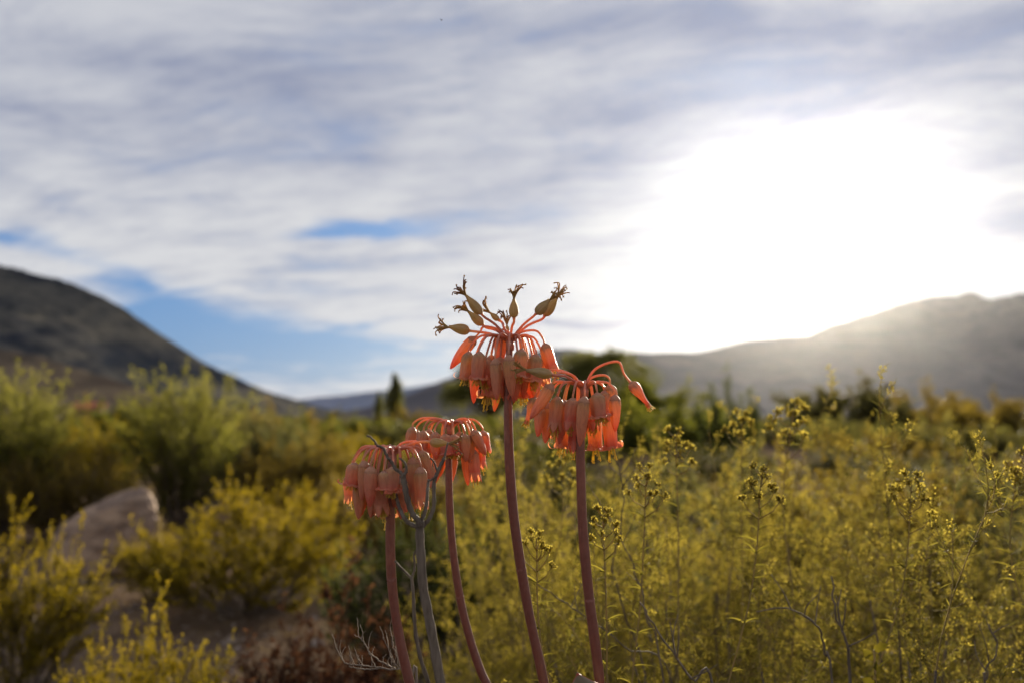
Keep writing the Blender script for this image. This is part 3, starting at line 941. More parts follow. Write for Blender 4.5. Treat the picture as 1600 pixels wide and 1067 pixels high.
LEFT = [  # name, mesh, px, depth, top row, width scale, leaf material, label
    ('yellow_shrub', sprigA, 258, 1.55, 944, 0.48, LF_yel, 'small bright yellow-green shrub at the bottom edge left of the flowers'),
    ('yellow_shrub', sprigA, 142, 1.62, 1010, 0.40, LF_yel, 'tiny yellow-green shrub at the bottom edge, left of the bigger one'),
    ('yellow_shrub', sprigA, 40, 2.25, 783, 0.74, LF_yel, 'golden shrub at the left edge in front of the boulder'),
    ('yellow_shrub', sprigB, 395, 3.15, 765, 0.95, LF_yel, 'wide golden shrub right of the boulder'),
    ('yellow_shrub', sprigA, 250, 3.35, 818, 0.60, LF_och, 'small ochre shrub at the right foot of the boulder'),
    ('green_shrub', tallA, 285, 5.6, 562, 1.0, LF_lit, 'tall green bush standing behind the boulder'),
    ('green_shrub', tallA, 15, 4.9, 560, 0.95, LF_lit, 'tall green bush at the far left edge'),
    ('green_shrub', tallB, 385, 6.4, 612, 0.92, LF_gry, 'grey-green bush just right of the tall green bush'),
    ('ochre_shrub', tallB, 465, 6.0, 662, 0.85, LF_och, 'ochre feathery bush between the tall bush and the flowers'),
    ('ochre_shrub', tallB, 95, 4.7, 680, 0.72, LF_och, 'brownish ochre bush left of the boulder'),
    ('green_shrub', tallB, 165, 7.2, 636, 0.75, LF_yel, 'lime green bush below the red roof'),
    ('green_shrub', tallB, 88, 8.0, 640, 0.75, LF_grn, 'green bush left of the lime one, under the hill'),
    ('red_shrub', redA, 525, 1.55, 955, 0.85, LF_red, 'low reddish brown dried shrub left of the leftmost flower stem'),
    ('red_shrub', redA, 462, 1.75, 1000, 0.6, LF_red, 'sparse reddish dried shrub further left on the bare soil'),
    ('green_shrub', sprigB, 650, 2.5, 795, 0.55, LF_dark, 'dark shaded shrub behind the dead grey stalk'),
    ('ochre_shrub', sprigB, 560, 4.3, 752, 0.8, LF_och, 'low ochre shrub behind the leftmost flower head'),
    ('olive_shrub', sprigB, 1130, 2.7, 728, 0.9, LF_gry, 'grey-olive shrub behind the wispy shrubs, right of the drooping blossom'),
    ('olive_shrub', sprigB, 1330, 2.5, 736, 0.95, LF_och, 'dull ochre shrub behind the wispy shrubs below the sun'),
    ('olive_shrub', sprigB, 1560, 2.8, 732, 1.0, LF_gry, 'grey-olive shrub behind the golden one near the right border'),
    ('olive_shrub', tallB, 1000, 4.6, 712, 0.85, LF_scrub, 'olive shrub farther back, right of the rightmost flower head'),
    ('olive_shrub', tallB, 1240, 4.4, 716, 0.95, LF_och, 'ochre shrub farther back in front of the sunlit gap'),
    ('olive_shrub', tallB, 1450, 4.8, 706, 1.0, LF_scrub, 'olive shrub farther back on the right'),
    ('olive_shrub', tallB, 1620, 5.4, 700, 0.9, LF_och, 'ochre shrub farther back at the right border'),
    ('olive_shrub', tallB, 1340, 7.6, 692, 1.1, LF_scrub, 'distant low olive shrub right of the sunlit gap'),
    ('olive_shrub', tallB, 1120, 7.4, 684, 1.0, LF_scrub, 'distant low olive shrub left of the sunlit gap'),
    ('olive_shrub', sprigB, 830, 3.0, 724, 0.8, LF_scrub, 'olive shrub behind the stem of the tallest flower, low down'),
    ('ochre_shrub', sprigB, 700, 4.6, 742, 0.95, LF_och, 'low ochre shrub behind the middle flower head'),
]
for i, (nm, ms, px, dp, py, ws, lm, lab) in enumerate(LEFT):
    loc = on_ground(px, dp)
    hs = top_h(py, dp, loc) / (H0[id(ms)] * 1.2)
    shrub(nm, ms, loc, 0.4 + i * 2.3, (ws, ws, hs), lab, lm, None, M_darkwig)

# ------------------------------------------------------------------ boulder
loc = on_ground(186, 4.0)
bm = bmesh.new()
bmesh.ops.create_icosphere(bm, subdivisions=6, radius=1.0)
from mathutils import noise as mnoise
for v in bm.verts:
    p = v.co.normalized()
    v.co = p * (1 + 0.16 * mnoise.noise(p * 1.3 + Vector((3, 1, 7))))
    for nv, dd in ((Vector((-0.38, -0.25, 0.88)), 0.72), (Vector((0.90, 0.30, 0.36)), 0.66), (Vector((0.15, -0.92, 0.30)), 0.70), (Vector((0.62, -0.45, 0.70)), 0.86)):
        nv = nv.normalized()          # broken faces with softened edges
        ex = v.co.dot(nv) - dd
        if ex > 0:
            v.co -= nv * ex * 0.80
    q_ = v.co.copy()
    crack = abs(mnoise.noise(q_ * 2.1 + Vector((9, 2, 5))))
    v.co += p * (0.05 * mnoise.fractal(q_ * 3.5, 1.0, 2.0, 6) - 0.05 * max(0.0, 1 - crack / 0.035))
    v.co.x = v.co.x * 0.225 + 0.045 * v.co.z
    v.co.y *= 0.20
    v.co.z = v.co.z * 0.225 + 0.105
bm.normal_update()
me = bpy.data.meshes.new('boulder')
bm.to_mesh(me)
bm.free()
me.polygons.foreach_set('use_smooth', np.full(len(me.polygons), True))
m, T, o = new_mat('sandstone')
obj = T.new('ShaderNodeTexCoord').outputs['Object']
c = T.mix(T.smooth(T.noise(T.v('MULTIPLY', obj, (1, 1, 2.5)), 5.0, 7.0, 0.65, 0.8), 0.40, 0.62), (0.40, 0.265, 0.165), (0.17, 0.105, 0.068))
c = T.mix(T.smooth(T.noise(obj, 60.0, 5.0, 0.65), 0.52, 0.7), c, (0.17, 0.125, 0.10))
pb = T.new('ShaderNodeBsdfPrincipled')
T.put(pb.inputs['Base Color'], c)
pb.inputs['Roughness'].default_value = 0.9
b = T.new('ShaderNodeBump')
b.inputs['Strength'].default_value = 0.6
b.inputs['Distance'].default_value = 0.006
T.put(b.inputs['Height'], T.noise(obj, 45.0, 7.0, 0.65))
m.node_tree.links.new(b.outputs[0], pb.inputs['Normal'])
m.node_tree.links.new(pb.outputs[0], o.inputs['Surface'])
put('boulder', me, m, None, Matrix.Translation(loc) @ Matrix.Rotation(0.12, 4, 'Z'), 'pale pinkish sandstone boulder among the yellow shrubs', 'boulder')

# ------------------------------------------------------------------ scrub of the plain
coarseA = shrub_meshes('coarseA', 41, 0.75, 0.90, 13, 9, 4, (0.075, 0.024), 9, 0, 0, 0, 0.6, 0.15, 0.26, 0.14, 0.016, tip_tone=0.4)
coarseB = shrub_meshes('coarseB', 42, 0.90, 0.75, 14, 9, 4, (0.080, 0.026), 9, 0, 0, 0, 0.75, 0.15, 0.28, 0.15, 0.016, tip_tone=0.4)
MID = [  # px, depth, top row, mesh, width scale, material, label
    (1040, 14.0, 618, coarseA, 1.05, LF_grn, 'green bush behind the drooping rightmost coral blossom'),
    (960, 15.5, 632, coarseB, 0.95, LF_grn, 'rounded green bush right behind the rightmost flower head'),
    (1136, 12.0, 606, coarseA, 0.50, LF_dark, 'narrow dark upright bush left of the sunlit gap'),
    (1100, 17.0, 628, coarseB, 0.7, LF_grn, 'green bush between the narrow dark bush and its rounder neighbour'),
    (1318, 30.0, 602, coarseB, 2.0, LF_scrub, 'broad olive bush in the haze below the sun'),
    (1440, 34.0, 612, coarseA, 2.3, LF_och, 'brownish bush in the haze right of the broad olive one'),
    (1570, 26.0, 622, coarseB, 1.7, LF_och, 'hazy brown bush by the right border'),
    (1215, 22.0, 668, coarseB, 0.8, LF_scrub, 'low bush in the sunlit gap'),
    (1500, 12.0, 668, coarseB, 0.75, LF_scrub, 'low olive bush behind the golden shrub at the right edge'),
    (1370, 11.0, 676, coarseB, 0.7, LF_och, 'low ochre bush behind the right foreground shrubs'),
    (545, 11.0, 680, coarseB, 0.62, LF_yel, 'rounded lime green bush left of the middle flower head'),
    (480, 13.0, 655, coarseA, 0.62, LF_grn, 'green bush on the plain below the far ridge'),
    (575, 22.0, 652, coarseB, 1.2, LF_grn, 'dark green bush below the two columnar trees'),
    (650, 18.0, 662, coarseB, 0.95, LF_scrub, 'olive bush left of the shady tree'),
    (430, 17.0, 640, coarseA, 0.95, LF_och, 'ochre bush at the foot of the left hill'),
    (505, 26.0, 646, coarseA, 1.2, LF_scrub, 'olive bush in front of the far ridge'),
    (615, 9.0, 700, coarseB, 0.5, LF_och, 'low dry bush just above the leftmost flower head'),
    (480, 8.4, 700, coarseB, 0.5, LF_yel, 'low yellow bush right of the grey-green bush'),
    (740, 24.0, 650, coarseB, 1.2, LF_grn, 'green bush at the foot of the dark tree left of the tallest stem'),
    (690, 12.0, 684, coarseB, 0.6, LF_scrub, 'olive bush behind the top of the middle flower head'),
    (860, 12.0, 690, coarseB, 0.8, LF_grn, 'green bush between the two right-hand flower heads'),
    (800, 9.0, 705, coarseB, 0.6, LF_scrub, 'low bush behind the stem of the tallest flower'),
    (640, 45.0, 640, coarseA, 1.7, LF_och, 'pale tree-high bush right of the columnar trees'),
    (330, 30.0, 628, coarseA, 1.5, LF_scrub, 'bush between the tall green bush and the hill foot'),
    (210, 26.0, 630, coarseB, 1.3, LF_grn, 'green bush right of the red roof'),
    (40, 30.0, 632, coarseB, 1.4, LF_scrub, 'olive bush left of the red roof'),
]
for i, (px, dp, py, ms, ws, lm, lab) in enumerate(MID):
    loc = on_ground(px, dp)
    h0 = 0.90 if ms is coarseA else 0.75
    hs = max(0.2, top_h(py, dp, loc) / (h0 * 1.25))
    shrub('bush', ms, loc, i * 2.1, (ws, ws, hs), lab, lm, None, M_darkwig, cat='bush', group='bushes scattered over the plain')

# far scrub that reads as one mass
mb = MB()
r = np.random.default_rng(77)
for k in range(900):
    dp = 18.0 * (55.0 ** r.uniform(0, 1))
    px = r.uniform(-150, 1750)
    if dp < 40 and 1160 < px < 1245:
        continue
    c_ = on_ground(px, dp)
    s = r.uniform(0.25, 0.75) * (1 + dp / 260.0)
    n = 46 if dp < 120 else 26
    u_ = unit(r.normal(0, 1, (n, 3)))
    u_[:, 2] = np.abs(u_[:, 2])
    p = np.array(c_) + u_ * r.uniform(0.5, 1.0, (n, 1)) * np.array([s * 1.2, s * 1.2, s * 0.8])
    leaves(mb, p, unit(r.normal(0, 1, (n, 3)) + np.array([0, 0, 0.8])), unit(r.normal(0, 1, (n, 3))), s * r.uniform(0.25, 0.5, n), s * r.uniform(0.12, 0.22, n), r.uniform(0, 1, n),
           np.clip(r.normal(0.5, 0.2, n) + r.normal(0, 0.15), 0, 1))
put('scrub', mb.mesh('scrub'), LF_scrub, kind='stuff', label='low green and ochre scrub covering the far plain', cat='scrub')


# ------------------------------------------------------------------ trees
def tree(name, px, dp, py_top, rx, label, lm, seed, lobes, leaf, group=None, trunk_h=0.3, n_leaf=300, columnar=False):
    loc = on_ground(px, dp)
    H = top_h(py_top, dp, loc)
    M = Matrix.Translation(loc)
    root = put(name, None, None, None, M, label, 'tree', group)
    r = np.random.default_rng(seed)
    tk = MB()
    sweep(tk, [(0, 0, -0.1), (0.02 * H, 0, H * trunk_h * 0.5), (0, 0.01 * H, H * trunk_h), (0.01 * H, 0, H * 0.85)],
          [0.035 * H + 0.03, 0.028 * H, 0.022 * H, 0.004 * H], 8)
    put('trunk', tk.mesh('trunk'), M_darkwig, root, M)
    cr, lb = MB(), MB()
    for k in range(lobes):
        if columnar:
            h = trunk_h + (1 - trunk_h) * (k + 0.5) / lobes
            w = rx * (math.sin(math.pi * min(1, (h - trunk_h * 0.3) / (1 - trunk_h * 0.3)) ** 0.75) ** 0.7 + 0.06)
            c_ = np.array([r.normal(0, 0.2) * w, r.normal(0, 0.2) * w, h * H])
            s = np.array([w * 0.8, w * 0.8, H * 0.09])
        else:
            q = unit(r.normal(0, 1, 3)) * r.uniform(0.15, 1.0) ** 0.45
            c_ = np.array([q[0] * rx * 0.78, q[1] * rx * 0.78, H * (0.56 + 0.36 * q[2])])
            s = np.array([0.25, 0.25, 0.19]) * rx * r.uniform(0.65, 1.2)
        sweep(lb, [(0, 0, H * trunk_h * r.uniform(0.7, 1.1)), tuple(np.array([0, 0, H * trunk_h]) * 0.5 + c_ * 0.5 + r.normal(0, 0.03 * H, 3)), tuple(c_)],
              [0.012 * H, 0.008 * H, 0.003 * H], 5)
        u_ = unit(r.normal(0, 1, (n_leaf, 3))) * r.uniform(0.25, 1.0, (n_leaf, 1)) ** 0.6
        p = c_ + u_ * s
        leaves(cr, p, unit(u_ + unit(r.normal(0, 1, (n_leaf, 3)))), unit(r.normal(0, 1, (n_leaf, 3))), leaf * r.uniform(0.6, 1.4, n_leaf), leaf * 0.5 * r.uniform(0.6, 1.3, n_leaf),
               r.uniform(0, 1, n_leaf), np.clip(r.normal(0.5, 0.18, n_leaf) + r.normal(0, 0.12), 0, 1))
    put('limbs', lb.mesh('limbs'), M_darkwig, root, M)
    put('crown', cr.mesh('crown'), lm, root, M)
    return root


tree('broad_tree', 938, 58.0, 535, 3.7, 'broad green tree behind the two right-hand flower heads', LF_tree, 51, 44, 0.17)
tree('broad_tree', 765, 62.0, 560, 3.7, 'dark shady tree behind the tallest flower head', LF_tree, 52, 40, 0.18, trunk_h=0.2)
tree('broad_tree', 1010, 50.0, 590, 1.9, 'smaller green tree at the right side of the broad green tree', LF_grn, 55, 24, 0.18, trunk_h=0.2)
tree('columnar_tree', 617, 95.0, 588, 1.05, 'taller of the two columnar dark trees before the far ridge', LF_tree, 53, 12, 0.24, 'columnar trees on the plain', 0.12, 240, True)
tree('columnar_tree', 592, 100.0, 615, 0.52, 'shorter thin columnar tree left of the taller one', LF_tree, 54, 9, 0.20, 'columnar trees on the plain', 0.12, 160, True)

# ------------------------------------------------------------------ red-roofed shed seen over the bushes
dp = 150.0
loc = on_ground(140, dp)
M = Matrix.Translation(loc) @ Matrix.Rotation(0.25, 4, 'Z')
root = put('shed', None, None, None, M, 'small shed with a red roof showing above the bushes on the left', 'shed')
M_wallp = plain_mat('rust_wall', (0.17, 0.07, 0.05), (0.22, 0.10, 0.07), 3.0, 0.8)
M_roofp = plain_mat('red_roof_sheet', (0.36, 0.075, 0.06), (0.44, 0.10, 0.08), 4.0, 0.6)
M_glassp = plain_mat('dark_window', (0.03, 0.035, 0.04), (0.05, 0.05, 0.055), 3.0, 0.2, 0.5)
wl = MB()
w_, d_, h_ = 2.0, 1.5, 2.3
wl.add([(-w_, -d_, 0), (w_, -d_, 0), (w_, d_, 0), (-w_, d_, 0), (-w_, -d_, h_), (w_, -d_, h_), (w_, d_, h_), (-w_, d_, h_), (-w_, 0, h_ + 0.8), (w_, 0, h_ + 0.8)],
       [(0, 1, 5, 4), (1, 2, 6, 5), (2, 3, 7, 6), (3, 0, 4, 7)], [(4, 7, 8), (5, 9, 6)])
put('wall', wl.mesh('wall', False), M_wallp, root, M)
for sgn in (-1, 1):
    rf = MB()
    e = 0.3
    zz0, zz1 = h_ - 0.08, h_ + 0.86
    b0 = [(-w_ - e, sgn * (d_ + e), zz0), (w_ + e, sgn * (d_ + e), zz0), (w_ + e, 0, zz1), (-w_ - e, 0, zz1)]
    rf.add(b0 + [(x, y, z + 0.06) for x, y, z in b0], [(0, 1, 2, 3), (4, 7, 6, 5), (0, 4, 5, 1), (1, 5, 6, 2), (2, 6, 7, 3), (3, 7, 4, 0)])
    put('roof', rf.mesh('roof', False), M_roofp, root, M)
wn = MB()
wn.add([(0.4, -d_ - 0.02, 1.0), (1.3, -d_ - 0.02, 1.0), (1.3, -d_ - 0.02, 1.8), (0.4, -d_ - 0.02, 1.8)], [(0, 1, 2, 3)])
put('window', wn.mesh('window', False), M_glassp, root, M)
dr = MB()
dr.add([(-1.2, -d_ - 0.02, 0.0), (-0.4, -d_ - 0.02, 0.0), (-0.4, -d_ - 0.02, 1.95), (-1.2, -d_ - 0.02, 1.95)], [(0, 1, 2, 3)])
put('door', dr.mesh('door', False), M_darkwig, root, M)

# ------------------------------------------------------------------ tiny insect in the air
bp = at(690, 32, 0.64)
M = Matrix.Translation(bp) @ Matrix.Rotation(0.6, 4, 'Z') @ Matrix.Scale(0.008, 4)
M_bug = plain_mat('dark_chitin', (0.02, 0.02, 0.025), (0.035, 0.035, 0.04), 30.0, 0.4)
root = put('insect', None, None, None, M, 'tiny dark insect flying in front of the clouds at the top', 'insect')
bb = MB()
sweep(bb, [(0, -0.10, 0), (0, -0.075, 0.004), (0, -0.05, 0.002), (0, -0.01, 0.004), (0, 0.05, 0), (0, 0.10, -0.01)], [0.008, 0.026, 0.018, 0.038, 0.03, 0.006], 10)
put('body', bb.mesh('body'), M_bug, root, M)
for sgn in (-1, 1):
    wg = MB()
    pts = [(sgn * 0.015, -0.02, 0.03), (sgn * 0.08, -0.03, 0.06), (sgn * 0.13, 0.01, 0.075), (sgn * 0.08, 0.035, 0.055), (sgn * 0.015, 0.02, 0.03)]
    wg.add(pts + [(x, y, z - 0.004) for x, y, z in pts], [(0, 1, 3, 4), (5, 9, 8, 6)], [(1, 2, 3), (6, 8, 7)])
    put('wing', wg.mesh('wing'), M_bug, root, M)


# ------------------------------------------------------------------ the coral flowers
def petal_mesh(kind, seed):
    """unit flower: hangs along -z, 1 long; radius is set when placed"""
    r = random.Random(seed)
    mb = MB()
    if kind == 'bud':
        prof = [(0.22, 0.0), (0.48, -0.018), (0.70, -0.045), (0.86, -0.09), (0.96, -0.15), (1.0, -0.24), (0.99, -0.34), (0.93, -0.46), (0.85, -0.58), (0.74, -0.69), (0.60, -0.79), (0.44, -0.88), (0.28, -0.945), (0.13, -0.985), (0.02, -1.0)]
        lathe(mb, prof, 25, 0.075, 5, r.uniform(-0.5, 0.5))
    elif kind == 'spent':
        prof = [(0.3, 0.0), (0.75, -0.02), (1.0, -0.10), (1.05, -0.22), (0.9, -0.38), (0.66, -0.52), (0.48, -0.66), (0.40, -0.78), (0.36, -0.9), (0.42, -1.0)]
        lathe(mb, prof, 20, 0.06, 5, r.uniform(-0.1, 0.1))
    else:
        curl = 1.0 if kind == 'open' else 0.25
        tube = 0.70 if kind == 'open' else 0.66
        prof = [(0.22, 0.0), (0.50, -0.018), (0.74, -0.045), (0.91, -0.09), (1.01, -0.15), (1.05, -0.24), (1.04, -0.36), (1.0, -0.50), (0.98, -tube + 0.06), (1.0, -tube)]
        lathe(mb, prof, 25, 0.085, 5, 0.0)
        # five lobes
        for k in range(5):
            a0 = 2 * math.pi * k / 5
            c = curl * r.uniform(0.8, 1.2)
            V, A, Qd = [], [], []
            NS, NW = 9, 6
            x, z, ang = 0.985, -tube + 0.01, -math.pi / 2
            step = 0.30 if kind == 'open' else 0.26
            for i in range(NS):
                f = i / (NS - 1)
                half = 0.64 * (1 - f ** 2.2) * (1.0 if kind == 'open' else 0.95) + 0.02
                for j in range(NW):
                    s = (j / (NW - 1) * 2 - 1)
                    th = a0 + s * half * (1.0 / max(0.75, x))
                    cup = 0.10 * (1 - s * s) * f
                    V.append((math.cos(th) * (x + cup), math.sin(th) * (x + cup), z))
                    A.append(min(1.0, 0.72 + 0.28 * f))
                ang += c * (0.50 if kind == 'open' else (0.12 if f < 0.4 else -0.18))
                x += math.cos(ang) * step * 0.9
                z += math.sin(ang) * step * 0.145
            for i in range(NS - 1):
                for j in range(NW - 1):
                    q = i * NW + j
                    Qd.append((q, q + 1, q + NW + 1, q + NW))
            mb.add(V, Qd, None, A)
    return mb.mesh(kind + '_petals')


PETAL = {k: [petal_mesh(k, 100 + i) for i in range(3)] for k in ('bud', 'open', 'half', 'spent')}

mb = MB()
lathe(mb, [(0.20, 0.04), (0.36, 0.02), (0.58, -0.02), (0.77, -0.055), (0.90, -0.10), (0.955, -0.13), (0.95, -0.145)], 15, 0.05, 5)
for k in range(5):
    a0 = 2 * math.pi * k / 5
    mb.add([(math.cos(a0 - 0.4) * 0.96, math.sin(a0 - 0.4) * 0.96, -0.12), (math.cos(a0 + 0.4) * 0.96, math.sin(a0 + 0.4) * 0.96, -0.12), (math.cos(a0) * 1.06, math.sin(a0) * 1.06, -0.24)], None, [(0, 1, 2)], 1.0)
CALYX = mb.mesh('calyx')


def stamen_mesh(z0, length, spread, seed):
    r = random.Random(seed)
    mb = MB()
    for k in range(10):
        a = 2 * math.pi * k / 10 + r.uniform(-0.2, 0.2)
        e = spread * r.uniform(0.35, 1.1)
        L = length * r.uniform(0.7, 1.15)
        p0 = (math.cos(a) * 0.45, math.sin(a) * 0.45, z0)
        p1 = (math.cos(a) * 0.45, math.sin(a) * 0.45, z0 - L * 0.6)
        p2 = (math.cos(a) * (0.3 + e), math.sin(a) * (0.3 + e), z0 - L)
        sweep(mb, [p0, p1, p2], [0.075, 0.06, 0.05], 4, False)
        c = np.array(p2)
        mb.add(c + OCT * np.array([0.17, 0.17, 0.030]), None, OCT_T, 1.0)
    return mb.mesh('stamens')


STAM = {'open': [stamen_mesh(-0.55, 0.42, 0.35, 5), stamen_mesh(-0.55, 0.36, 0.5, 6)],
        'half': [stamen_mesh(-0.6, 0.42, 0.25, 7), stamen_mesh(-0.6, 0.46, 0.4, 8)],
        'spent': [stamen_mesh(-0.85, 0.27, 0.55, 9)]}


def frame_to(top, tip, spin):
    """matrix whose -z runs from top to tip, with unit scale"""
    z = (top - tip).normalized()
    x = Vector((1, 0, 0)) if abs(z.x) < 0.9 else Vector((0, 1, 0))
    y = z.cross(x).normalized()
    x = y.cross(z).normalized()
    R = Matrix((x, y, z)).transposed().to_4x4()
    return Matrix.Translation(top) @ R @ Matrix.Rotation(spin, 4, 'Z')


def pedicel(hub, top, out_dir, lift, rad, flower, M, thick0=1.25):
    """arches up and outwards from the hub and comes down on the flower along its axis"""
    L = (top - hub).length
    side = Vector((top.x - hub.x, top.y - hub.y, 0))
    p1 = hub + side * 0.25 + Vector((0, 0, lift * 0.75))
    p2 = hub + side * 0.72 + Vector((0, 0, lift + max(0.0, (top.z - hub.z) * 0.5)))
    p3 = top + out_dir * (0.35 * lift + 0.002)
    pts = smooth_path([hub - Vector((0, 0, 0.002)), p1, p2, p3, top - out_dir * 0.0006], 5)
    n = len(pts)
    rr = [rad * (thick0 - 0.35 * (i / (n - 1))) if i < n - 4 else rad * (0.9 + 0.14 * (i - n + 4)) for i in range(n)]
    mb = MB()
    sweep(mb, pts, rr, 8)
    put('pedicel', mb.mesh('pedicel'), M_pedicel, flower, None)


def style_tuft(M, scale, seed):
    r = random.Random(seed)
    mb = MB()
    for k in range(15):
        a = r.uniform(0, 2 * math.pi)
        L = r.uniform(0.45, 1.0)
        out_ = r.uniform(0.25, 0.75)
        p0 = Vector((0, 0, 0.02))
        p1 = Vector((math.cos(a) * out_ * 0.35 * L, math.sin(a) * out_ * 0.35 * L, -0.45 * L))
        p2 = Vector((math.cos(a) * out_ * 0.8 * L, math.sin(a) * out_ * 0.8 * L, -0.8 * L))
        a2 = a + r.uniform(-0.9, 0.9)
        p3 = p2 + Vector((math.cos(a2) * 0.25, math.sin(a2) * 0.25, r.uniform(-0.22, 0.18))) * L
        pts = smooth_path([p0, p1, p2, p3], 3)
        sweep(mb, [p * scale for p in pts], np.linspace(0.052, 0.032, len(pts)) * scale, 5, True)
        if k % 2:
            mb.add(np.array(p3 * scale) + OCT * 0.075 * scale, None, OCT_T, r.uniform(0.0, 0.3))
    return mb.mesh('styles')


CAPS = []
for i in range(3):
    mb = MB()
    lathe(mb, [(0.34, 0.02), (0.50, -0.01), (0.78, -0.07), (0.95, -0.18), (1.0, -0.31), (0.95, -0.45), (0.82, -0.59), (0.63, -0.72), (0.44, -0.83), (0.33, -0.92), (0.30, -1.0)], 20, 0.10, 5, 0.15 * (i - 1))
    CAPS.append(mb.mesh('capsule'))


def flower_stalk(label, depth, hub_px, stem_px, base, flowers, capsules, extra, seed, stem_r=0.0031, bell_r=0.0040, scar=None, fill_r=0.020):
    r = random.Random(seed)
    hub = at(hub_px[0], hub_px[1], depth)
    M0 = Matrix.Translation(base)
    root = put('flower_stalk', None, None, None, M0, label, 'flower', 'coral flower stalks')
    path = [hub + Vector((0, 0, 0.001))] + [at(x, y, depth) for x, y in stem_px]
    last = path[-1]
    pts = smooth_path(path, 9)
    tg = (pts[-1] - pts[-2]).normalized()
    dl = (last - base).length
    for k in range(1, 17):                     # the hidden foot of the stem bends down into the ground
        t = k / 16
        pts.append((1 - t) ** 3 * last + 3 * t * (1 - t) ** 2 * (last + tg * dl * 0.35) + 3 * t * t * (1 - t) * (base + Vector((0, 0, dl * 0.35))) + t ** 3 * (base - Vector((0, 0, 0.03))))
    pts = pts[::-1]
    n = len(pts)
    zs = np.array([p.z for p in pts])
    f = np.clip((zs - base.z) / (hub.z - base.z), 0, 1)
    rr = stem_r * (1.25 - 0.35 * f) * (1 + 0.035 * np.sin(f * 23 + seed) + 0.02 * np.sin(f * 71 + 2 * seed)) * np.where(f > 0.93, 1 - 3.5 * (f - 0.93), 1.0)
    mb = MB()
    sweep(mb, pts, rr, 32, a=np.concatenate([np.repeat(f, 32), [0, 1]]))
    stem = put('stem', mb.mesh('stem'), M_stem, root, None)
    if scar:
        s = at(scar[0], scar[1], depth)
        i = int(np.argmin([abs(p.z - s.z) for p in pts]))
        dr_ = (pts[min(i + 1, n - 1)] - pts[i - 1]).normalized()
        mb = MB()
        q = pts[i]
        sweep(mb, [q - dr_ * 0.0011, q - dr_ * 0.0005, q + dr_ * 0.0005, q + dr_ * 0.0011], [rr[i] * 0.985, rr[i] * 1.035, rr[i] * 1.03, rr[i] * 0.985], 24)
        put('leaf_scar', mb.mesh('scar'), M_scar, stem, None)
    if True:  # swollen top where the pedicels join
        mb = MB()
        sweep(mb, [hub - Vector((0, 0, 0.006)), hub - Vector((0, 0, 0.003)), hub, hub + Vector((0, 0, 0.0015))], [stem_r * 0.8, stem_r * 0.85, stem_r * 0.75, stem_r * 0.3], 12)
        put('stem_head', mb.mesh('stem_head'), M_pedicel, root, None)
    allf = []
    for fl in flowers:
        kind, tx, ty, bx, by, dd = fl[:6]
        lean = fl[6] if len(fl) > 6 else 0.0
        lift = fl[7] if len(fl) > 7 else None
        top = at(tx, ty, depth + dd)
        tip = at(bx, by, depth + dd + lean)
        allf.append((kind, top, tip, lift))
    tops = [a[1] for a in allf]
    tries = 0
    while len(allf) < len(flowers) + extra and tries < 4000:
        tries += 1
        a = r.uniform(0, 2 * math.pi)
        q = fill_r * math.sqrt(r.uniform(0.02, 1.0))
        top = hub + Vector((math.cos(a) * q, abs(math.sin(a)) * q * 1.15 + 0.003, -0.010 - r.uniform(0, 0.008)))
        if min((Vector((top.x - t.x, top.y - t.y, 0))).length for t in tops) < 0.0066:
            continue
        L = r.uniform(0.020, 0.027)
        tip = top + Vector((math.cos(a) * 0.10, math.sin(a) * 0.10, -1)).normalized() * L
        allf.append((r.choice(['bud', 'half', 'open', 'bud']), top, tip, None))
        tops.append(top)
    for i, (kind, top, tip, lift) in enumerate(allf):
        L = (top - tip).length
        Ms = frame_to(top, tip, r.uniform(0, 6.28))
        rad = bell_r * r.uniform(0.9, 1.08) * (0.94 if kind == 'bud' else 1.02)
        if kind == 'spent':
            rad *= 0.8
        Lm = L / (0.86 if kind == 'open' else 1.0)
        Mf = Ms @ Matrix.Diagonal((rad, rad, Lm, 1))
        me = r.choice(PETAL[kind])
        fo = put('flower', me, M_petal, root, Mf)
        put('calyx', CALYX, M_calyx, fo, Ms @ Matrix.Diagonal((rad, rad, 0.020, 1)))
        if kind in STAM:
            put('stamens', r.choice(STAM[kind]), M_stamen, fo, Mf)
        od = (top - tip).normalized()
        if lift is None:
            lift = max(0.0025, (top.z - hub.z) + 0.006 + r.uniform(-0.001, 0.0025))
        pedicel(hub + Vector((r.uniform(-0.0015, 0.0015), r.uniform(-0.0015, 0.0015), 0)), top, od, lift, 0.00066, fo, Mf)
    for i, cp in enumerate(capsules):
        cx, cy, tx, ty, dd = cp[:5]
        lean = cp[5] if len(cp) > 5 else 0.0
        b0, t0 = at(cx, cy, depth + dd), at(tx, ty, depth + dd + lean)
        L = (b0 - t0).length
        Ms = frame_to(b0, t0, r.uniform(0, 6))
        rad = min(0.0031, L * 0.27) * r.uniform(0.92, 1.08)
        co = put('seed_capsule', CAPS[i % 3], M_capsule, root, Ms @ Matrix.Diagonal((rad, rad, L, 1)))
        od = (b0 - t0).normalized()
        mb = MB()
        mid = hub.lerp(b0, 0.5) + od * (-0.0) + Vector((0, 0, 0.0012))
        end = b0 + od * 0.003
        if len(cp) > 6:
            mid = at(cp[6], cp[7], depth + dd * 0.6)
        pp = smooth_path([hub, mid, end, b0 - od * 0.0005], 5)
        sweep(mb, pp, np.concatenate([np.linspace(0.00085, 0.0008, len(pp) - 3), [0.0010, 0.0011, 0.0012]]), 8)
        put('pedicel', mb.mesh('pedicel'), M_pedicel, co, None)
        put('styles', style_tuft(None, 0.0100, seed + i), M_style, co, frame_to(t0, t0 + (t0 - b0), r.uniform(0, 6)))
    return root


